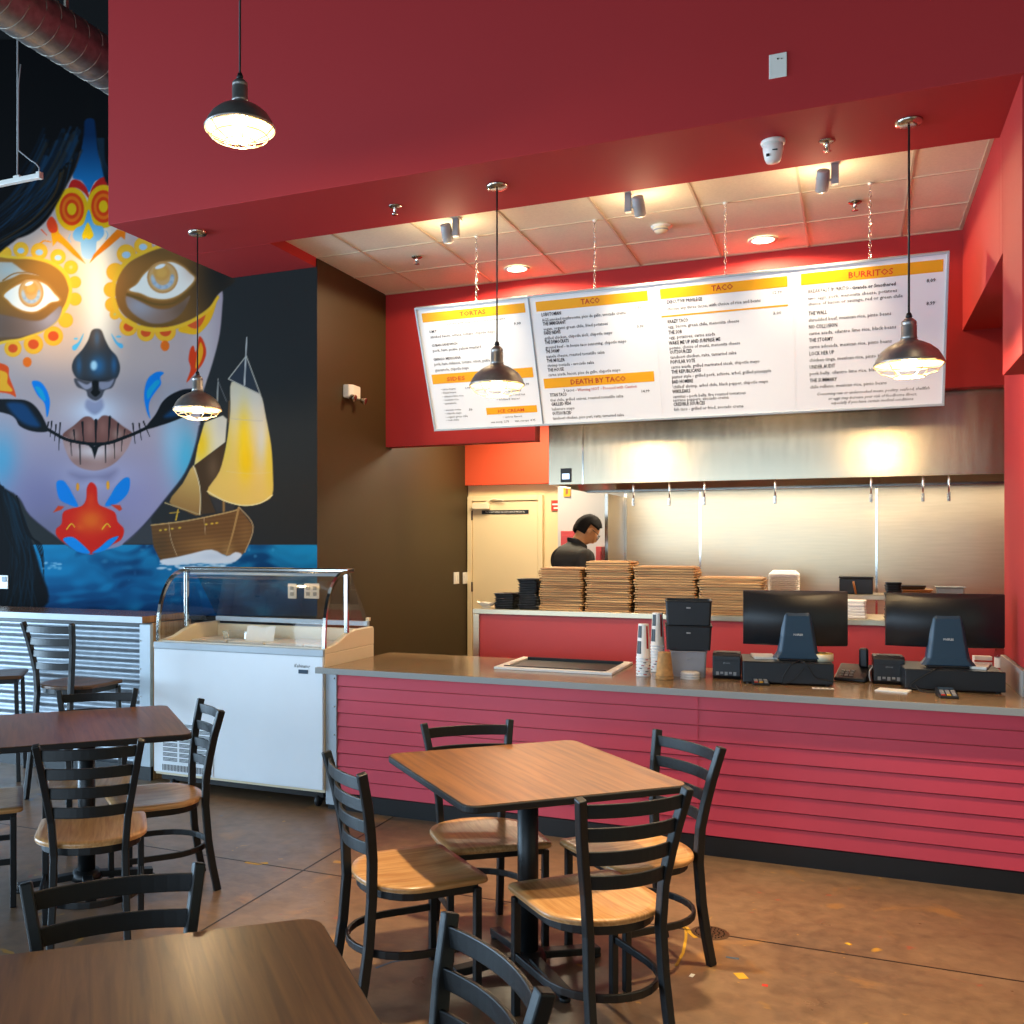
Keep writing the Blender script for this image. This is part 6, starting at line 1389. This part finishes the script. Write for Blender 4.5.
# ---- mouth
q.blob(D_((165, 912), (250, 842), (320, 784), (370, 782), (410, 812), (460, 772), (520, 784), (600, 845), (676, 905), (600, 950), (500, 976), (420, 990), (300, 976), (220, 950)), lambda X, Y: mixc([(120, 76, 68), (90, 428, 5, 10, (158, 108, 98), 0.8), (103, 428, 5, 10, (150, 100, 90), 0.8), (74, 435, 5, 6, (160, 128, 118), 0.8), (118, 434, 6, 6, (168, 136, 126), 0.8)], X, Y), 0.9)
q.blob(E_((190, 412), (240, 432), (290, 440), (340, 430), (394, 402), (388, 440), (356, 482), (320, 506), (280, 514), (235, 502), (205, 470)), lambda X, Y: mixc([(176, 138, 132), (95, 452, 20, 8, (224, 208, 206), 0.9), (78, 462, 20, 6, (150, 108, 98), 0.6), (115, 462, 12, 8, (150, 108, 98), 0.6)], X, Y), 0.9)
blk = (16, 20, 24)
for a, b, w in (((222, 392), (226, 425), 1.4), ((248, 368), (252, 430), 1.8), ((289, 362), (288, 440), 2.4), ((331, 352), (326, 430), 2.0), ((356, 372), (352, 425), 1.4), ((376, 390), (372, 415), 1.0), ((213, 430), (216, 470), 1.0), ((240, 432), (242, 495), 1.4), ((318, 432), (318, 490), 1.3), ((344, 425), (346, 478), 1.1), ((368, 415), (366, 455), 0.9)): q.stroke(E_(a, b), w * 1.2, w * .5, blk, .7, smooth=False)
q.poly(E_((258, 430), (285, 440), (320, 430), (296, 445), (285, 478), (276, 448)), blk)
q.blob(E_((0, 300), (40, 299), (85, 305), (115, 330), (140, 376), (142, 396), (100, 396), (60, 380), (28, 345), (0, 318)), blk); q.blob(E_((20, 312), (70, 312), (100, 345), (120, 380), (85, 378), (50, 355)), (14, 62, 104), 3)
q.blob(E_((438, 388), (468, 345), (490, 306), (520, 282), (560, 268), (600, 272), (640, 300), (620, 330), (570, 346), (530, 362), (490, 376)), blk); q.blob(E_((495, 350), (540, 318), (590, 310), (570, 335), (520, 352)), (14, 62, 104), 3)
q.stroke(E_((135, 384), (165, 402), (200, 420), (245, 430), (285, 434), (330, 430), (380, 412), (410, 400), (448, 382)), 3.2, 3.2, blk)
for a, b in (((156, 366), (151, 412)), ((169, 376), (164, 424)), ((181, 370), (177, 452)), ((146, 368), (141, 395)), ((400, 372), (407, 432)), ((419, 372), (426, 422)), ((432, 366), (451, 412))): q.stroke(E_(a, b), 1.6, .6, blk, .7, smooth=False)
q.blob(E_((210, 520), (285, 524), (350, 512), (330, 545), (285, 540), (240, 545)), (112, 104, 134), 6, 0.6)
# ---- chin flower
q.blob(E_((275, 549), (291, 565), (296, 612), (320, 626), (346, 640), (355, 668), (373, 690), (366, 720), (340, 736), (300, 756), (272, 766), (240, 752), (200, 736), (172, 712), (169, 690), (185, 674), (190, 640), (215, 628), (246, 620), (259, 600), (262, 565)), lambda X, Y: mixc([(222, 34, 20), (91, 520, 14, 12, (244, 110, 28), 0.9), (91, 500, 4, 8, (238, 70, 24), 0.7), (80, 527, 5, 4, (240, 90, 26), 0.7), (103, 527, 5, 4, (240, 90, 26), 0.7)], X, Y))
for P in (((170, 550), (190, 544), (206, 562), (216, 580), (235, 622), (200, 613), (177, 596)), ((391, 540), (375, 536), (350, 560), (335, 585), (317, 620), (355, 611), (386, 580))): q.blob(E_(*P), (10, 128, 216))
for P in (((190, 722), (218, 714), (248, 736), (271, 763), (230, 756)), ((357, 713), (330, 720), (300, 745), (277, 763), (320, 751))): q.blob(E_(*P), (12, 138, 222))
q.ell(E_((234, 563))[0], 1.6, 4, (238, 150, 30)); q.ell(E_((325, 558))[0], 1.6, 4.4, (240, 160, 30)); q.poly(E_((160, 640), (175, 620), (194, 622), (184, 632)), (214, 62, 30)); q.poly(E_((333, 616), (362, 618), (368, 630), (360, 636)), (214, 62, 30))
for x in (215, 322): q.stroke(E_((x - 14, 690), (x, 674), (x + 10, 684)), 1.3, .8, (250, 190, 40))
# ---- hair
q.poly(q.curve(A_((560, -600), (575, -60), (560, 90), (520, 250), (458, 372), (402, 480), (330, 600), (235, 690), (120, 742), (0, 850), (0, -600)), 4), (8, 8, 10), 1.5)
hr = np.random.default_rng(5)
for k in range(70):
    x0_, y0_ = hr.uniform(300, 560), hr.uniform(-20, 200); L = hr.uniform(0.7, 1.15)
    P = [(x0_, y0_), (x0_ - 90 * L, y0_ + 190 * L), (x0_ - 230 * L, y0_ + 400 * L), (x0_ - 420 * L, y0_ + 560 * L)]
    col = [(16, 48, 74), (10, 30, 48), (24, 62, 92), (5, 6, 8), (42, 32, 22)][k % 5]; q.stroke([(x / 6.827, 130 + y / 6.827) for x, y in P], hr.uniform(2, 5), 0.6, col, 1.6, 0.5)
for k in range(26):
    t = k / 25; x0_ = 500 - 90 * t; y0_ = 200 + 90 * t
    P = [(x0_, y0_), (430 - 60 * t, 400 + 40 * t), (300 - 90 * t, 590 + 30 * t), (120 - 150 * t, 720 + 50 * t), (-120 - 100 * t, 820 + 60 * t)]
    q.stroke([(x / 6.827 + hr.uniform(-1, 1), 130 + y / 6.827 + hr.uniform(-2, 2)) for x, y in P], hr.uniform(1.4, 3.6), 0.5, [(8, 8, 9), (58, 42, 22), (20, 40, 56)][k % 3], 1.0, 0.9)
q.poly(q.curve(A_((655, -300), (662, 80), (690, 220), (740, 372), (900, 360), (900, -300)), 4), (8, 8, 10), 1.5)
for k in range(8): q.stroke(A_((665 + k * 6, 60), (690 + k * 4, 220), (735 + k * 8, 380 - 10 * k)), 2, .6, (20, 44, 60), 1.0, .6)
q.blob(E_((0, 540), (30, 580), (60, 640), (90, 720), (118, 800), (133, 925), (0, 925)), (6, 10, 14), 2)
for k in range(34):
    t = hr.random(); x0_ = -10 + 55 * t; P = [(x0_, 545 + 60 * t), (x0_ + 18 + 30 * hr.random(), 680), (x0_ + 30 + 40 * hr.random(), 800), (hr.uniform(-20, 132), 1000)]
    q.stroke([(x / 3.012, 300 + y / 3.012) for x, y in P], hr.uniform(1.2, 3.2), 0.8, [(12, 38, 52), (4, 6, 8), (8, 22, 32)][k % 3], 1.0, 0.8)
for k in range(5): q.stroke(E_((50, 590), (80, 680 + 6 * k), (110 + 4 * k, 740), (128 + k, 790 + 12 * k)), 1.2, .5, (6, 10, 14), .8)
# ---- ship
q.poly(F_((318, 352), (396, 322), (414, 338), (406, 436), (274, 536), (290, 450)), lambda X, Y: mixc([(226, 214, 186), (201, 445, 9, 22, (248, 204, 40), 1.0), (222, 425, 6, 14, (200, 196, 192), 0.6)], X, Y))
q.poly(F_((274, 536), (406, 438), (402, 560), (330, 646), (366, 736), (294, 746), (302, 660)), lambda X, Y: mixc([(74, 54, 34), (213, 468, 6, 14, (108, 84, 62), 0.7)], X, Y))
q.poly(q.curve(F_((270, 536), (292, 600), (300, 660), (298, 746), (240, 730), (168, 692), (225, 612)), 3), grad((212, 172, 96), (150, 106, 58), (192, 470), (180, 515))); q.stroke(F_((270, 536), (292, 600), (300, 660), (298, 746)), .9, .9, (226, 208, 170))
q.poly(F_((335, 650), (450, 700), (440, 728), (370, 735)), (58, 54, 52)); q.stroke(F_((400, 690), (400, 730)), 2.4, 2.4, (150, 110, 62))
ms = q.curve(F_((433, 180), (500, 205), (556, 230), (580, 330), (602, 450), (609, 560), (607, 662), (560, 694), (500, 706), (450, 700), (390, 680), (330, 645), (382, 560), (412, 440), (428, 300)), 4)
q.poly(ms, lambda X, Y: mixc([(236, 190, 96), (247, 400, 40, 40, (222, 216, 206), 1.0), (244, 440, 7, 34, (252, 208, 30), 0.9), (262, 440, 6, 24, (216, 212, 206), 0.8), (226, 440, 7, 30, (226, 200, 70), 0.7), (270, 460, 5, 30, (236, 200, 50), 0.7), (246, 462, 6, 16, (255, 200, 10), 0.8)], X, Y))
q.stroke(F_((330, 645), (390, 680), (450, 700), (500, 706), (560, 694), (607, 662)), 1.2, 1.2, (250, 224, 160)); q.stroke(F_((432, 335), (500, 342), (565, 345)), .7, .7, (186, 180, 176), .7, .7); q.stroke(F_((412, 560), (500, 570), (600, 565)), .7, .7, (232, 200, 130), .7, .7)
q.poly(F_((496, 68), (420, 166), (556, 232)), (52, 60, 70)); q.stroke(F_((496, 68), (420, 166), (556, 232), (496, 68)), 1, 1, (196, 190, 176), smooth=False); q.stroke(F_((498, -10), (488, 192)), 1.2, 1.6, (196, 194, 190))
q.stroke(F_((376, 165), (372, 262)), .8, 1.8, (160, 158, 152)); q.stroke(F_((376, 175), (412, 262)), .8, .8, (110, 110, 110)); q.stroke(F_((424, 262), (420, 350)), 1.6, 1.2, (110, 80, 50))
def hullc(X, Y):
    c_ = mixc([(122, 80, 42), (205, 545, 22, 8, (164, 112, 60), 0.8), (160, 545, 12, 14, (92, 66, 40), 0.7), (246, 535, 8, 16, (150, 104, 58), 0.6), (228, 552, 6, 10, (176, 128, 74), 0.7)], X, Y)
    w = (0.5 + 0.5 * np.sin((Y + 0.10 * X) * 1.6))[..., None] * 0.10; return c_ * (1 - w)
q.poly(F_((90, 790), (250, 770), (440, 730), (466, 714), (526, 796), (512, 860), (490, 905), (450, 940), (400, 916), (130, 942), (100, 882)), hullc)
q.stroke(F_((90, 790), (250, 770), (440, 730), (464, 716)), 1.3, 1.3, (190, 150, 96)); q.stroke(F_((464, 716), (440, 820), (412, 915)), 2.2, 1.4, (178, 130, 74)); q.stroke(F_((466, 714), (526, 796), (490, 905)), .9, .9, (196, 160, 116)); q.stroke(F_((165, 780), (175, 850), (200, 920)), .7, .7, (186, 150, 110)); q.stroke(F_((316, 758), (322, 830)), .6, .6, (186, 150, 110))
for x in (130, 152, 180, 212, 325, 350, 370): q.ell(F_((x, 812 - 0.13 * (x - 130)))[0], 1.3, .8, (236, 190, 60))
q.stroke(F_((205, 725), (196, 768)), 1.4, 1.4, (220, 170, 50)); q.stroke(F_((150, 695), (230, 722), (300, 746)), 1.2, .8, (186, 158, 110)); q.stroke(F_((170, 738), (210, 735)), 1, 1, (200, 156, 60))
q.poly(q.curve(F_((128, 940), (190, 928), (260, 912), (348, 894), (412, 922), (450, 905), (478, 918), (440, 948), (360, 956), (300, 952), (160, 962)), 3), lambda X, Y: mixc([(226, 224, 226), (215, 556, 16, 4, (196, 200, 212), 0.6)], X, Y), 1.0)
fr_ = np.random.default_rng(9)
for k in range(46): q.ell((fr_.uniform(160, 240), fr_.uniform(560, 570)), fr_.uniform(1, 4), fr_.uniform(.5, 1.3), (210, 224, 234), 1.0, 0.8)
for k in range(16): q.ell((fr_.uniform(40, 60), fr_.uniform(562, 570)), fr_.uniform(1, 3), fr_.uniform(.4, 1.0), (150, 200, 225), 1.0, 0.6)
# paint -> fine grid on the wall
YP = YM - 0.006
gx = [at_y(px, 544, YP).x for px in q.xs]; ny, nx = q.X.shape
dep = np.array([-st * x + ct * YP for x in gx]); Xg = np.tile(np.array(gx), (ny, 1)); Zg = CH + (CY - q.Y) / FP * dep[None, :]
V = np.stack([Xg, np.full(Xg.shape, YP), Zg], -1).reshape(-1, 3)
idx = np.arange(ny * nx).reshape(ny, nx); Fq = np.stack([idx[1:, :-1], idx[1:, 1:], idx[:-1, 1:], idx[:-1, :-1]], -1).reshape(-1, 4)
me = bpy.data.meshes.new('mural'); me.vertices.add(len(V)); me.vertices.foreach_set('co', V.ravel()); me.loops.add(len(Fq) * 4); me.polygons.add(len(Fq))
me.loops.foreach_set('vertex_index', Fq.ravel().astype(np.int32)); me.polygons.foreach_set('loop_start', np.arange(0, len(Fq) * 4, 4, dtype=np.int32))
me.update(calc_edges=True)
s_ = np.clip(q.c.reshape(-1, 3) / 255, 0, 1); lin = 0.62 * np.where(s_ <= 0.04045, s_ / 12.92, ((s_ + 0.055) / 1.055) ** 2.4)
at_ = me.color_attributes.new('paint', 'FLOAT_COLOR', 'POINT'); at_.data.foreach_set('color', np.concatenate([lin, np.ones((len(lin), 1))], 1).ravel().astype(np.float32))
m = bpy.data.materials.new('mural_paint'); m.use_nodes = True; nt = m.node_tree; b_ = nt.nodes['Principled BSDF']; va = nt.nodes.new('ShaderNodeAttribute'); va.attribute_name = 'paint'
nt.links.new(va.outputs['Color'], b_.inputs['Base Color']); b_.inputs['Roughness'].default_value = 0.8; b_.inputs['Specular IOR Level'].default_value = 0.06
me.materials.append(m); mu_o = bpy.data.objects.new('mural', me); COL.objects.link(mu_o)
tag(mu_o, 'large sugar skull face mural with sailing ship and blue sea on dark wall', 'mural')
# ================================================================== light
rail_head(-0.75, (-6.2, YM, 3.95), RAIL_E, 75, 'white spot light on the hanging rail aimed at the mural eyes, beyond left edge')
W = bpy.data.worlds.new('daylight'); SC.world = W; W.use_nodes = True
W.node_tree.nodes['Background'].inputs[0].default_value = (0.62, 0.80, 1.0, 1); W.node_tree.nodes['Background'].inputs[1].default_value = WORLD_E
def area(name, loc, aim, sx, sy, en, col):
    L = bpy.data.lights.new(name, 'AREA'); L.shape = 'RECTANGLE'; L.size = sx; L.size_y = sy; L.energy = en; L.color = col
    o = bpy.data.objects.new(name, L); COL.objects.link(o); o.location = loc; o.rotation_euler = (Vector(aim) - Vector(loc)).to_track_quat('-Z', 'Y').to_euler(); return o
# daylight through the storefront glass on the street side and the left side of the dining room
area('window_daylight', (-4.5, -4.9, 1.7), (-4.0, 6, 0.9), 10.0, 3.0, DAY_E, (0.60, 0.80, 1.0))
area('window_daylight', (-12.5, 1.5, 1.8), (-4, 3.5, 0.8), 8.0, 3.0, DAY2_E, (0.52, 0.76, 1.0))
# area lamps under the hood and over the kitchen and aisle
area('hood_light', (-0.3, 8.42, 2.2), (-0.3, 8.42, 0), 4.0, 0.25, KIT_E, (1.0, 0.84, 0.62))
area('kitchen_light', (-2.9, 8.8, 2.98), (-2.9, 8.8, 0), 0.6, 0.6, KIT2_E, (1.0, 0.84, 0.58))
area('aisle_light', (1.2, 8.2, 2.97), (0.2, 6.0, 1.2), 0.6, 0.6, 30, (1.0, 0.7, 0.45))
# unseen warm spots added above the middle table and the floor right of it
for x, y, en in ((-1.15, 3.8, TAB_E * 1.5), (0.9, 4.0, TAB_E)):
    L = bpy.data.lights.new('warm_fill', 'SPOT'); L.energy = en; L.color = (1.0, 0.76, 0.46); L.spot_size = R(46) if x < 0 else R(60); L.spot_blend = 0.8; L.shadow_soft_size = 0.12
    o = bpy.data.objects.new('warm_fill', L); COL.objects.link(o); o.location = (x, y, 5.2)
SC.view_settings.view_transform = 'Standard'; SC.view_settings.look = 'None'; SC.view_settings.gamma = 1; SC.view_settings.use_curve_mapping = False
SC.view_settings.exposure = EXPO
SC.cycles.max_bounces = 8; SC.cycles.use_denoising = True
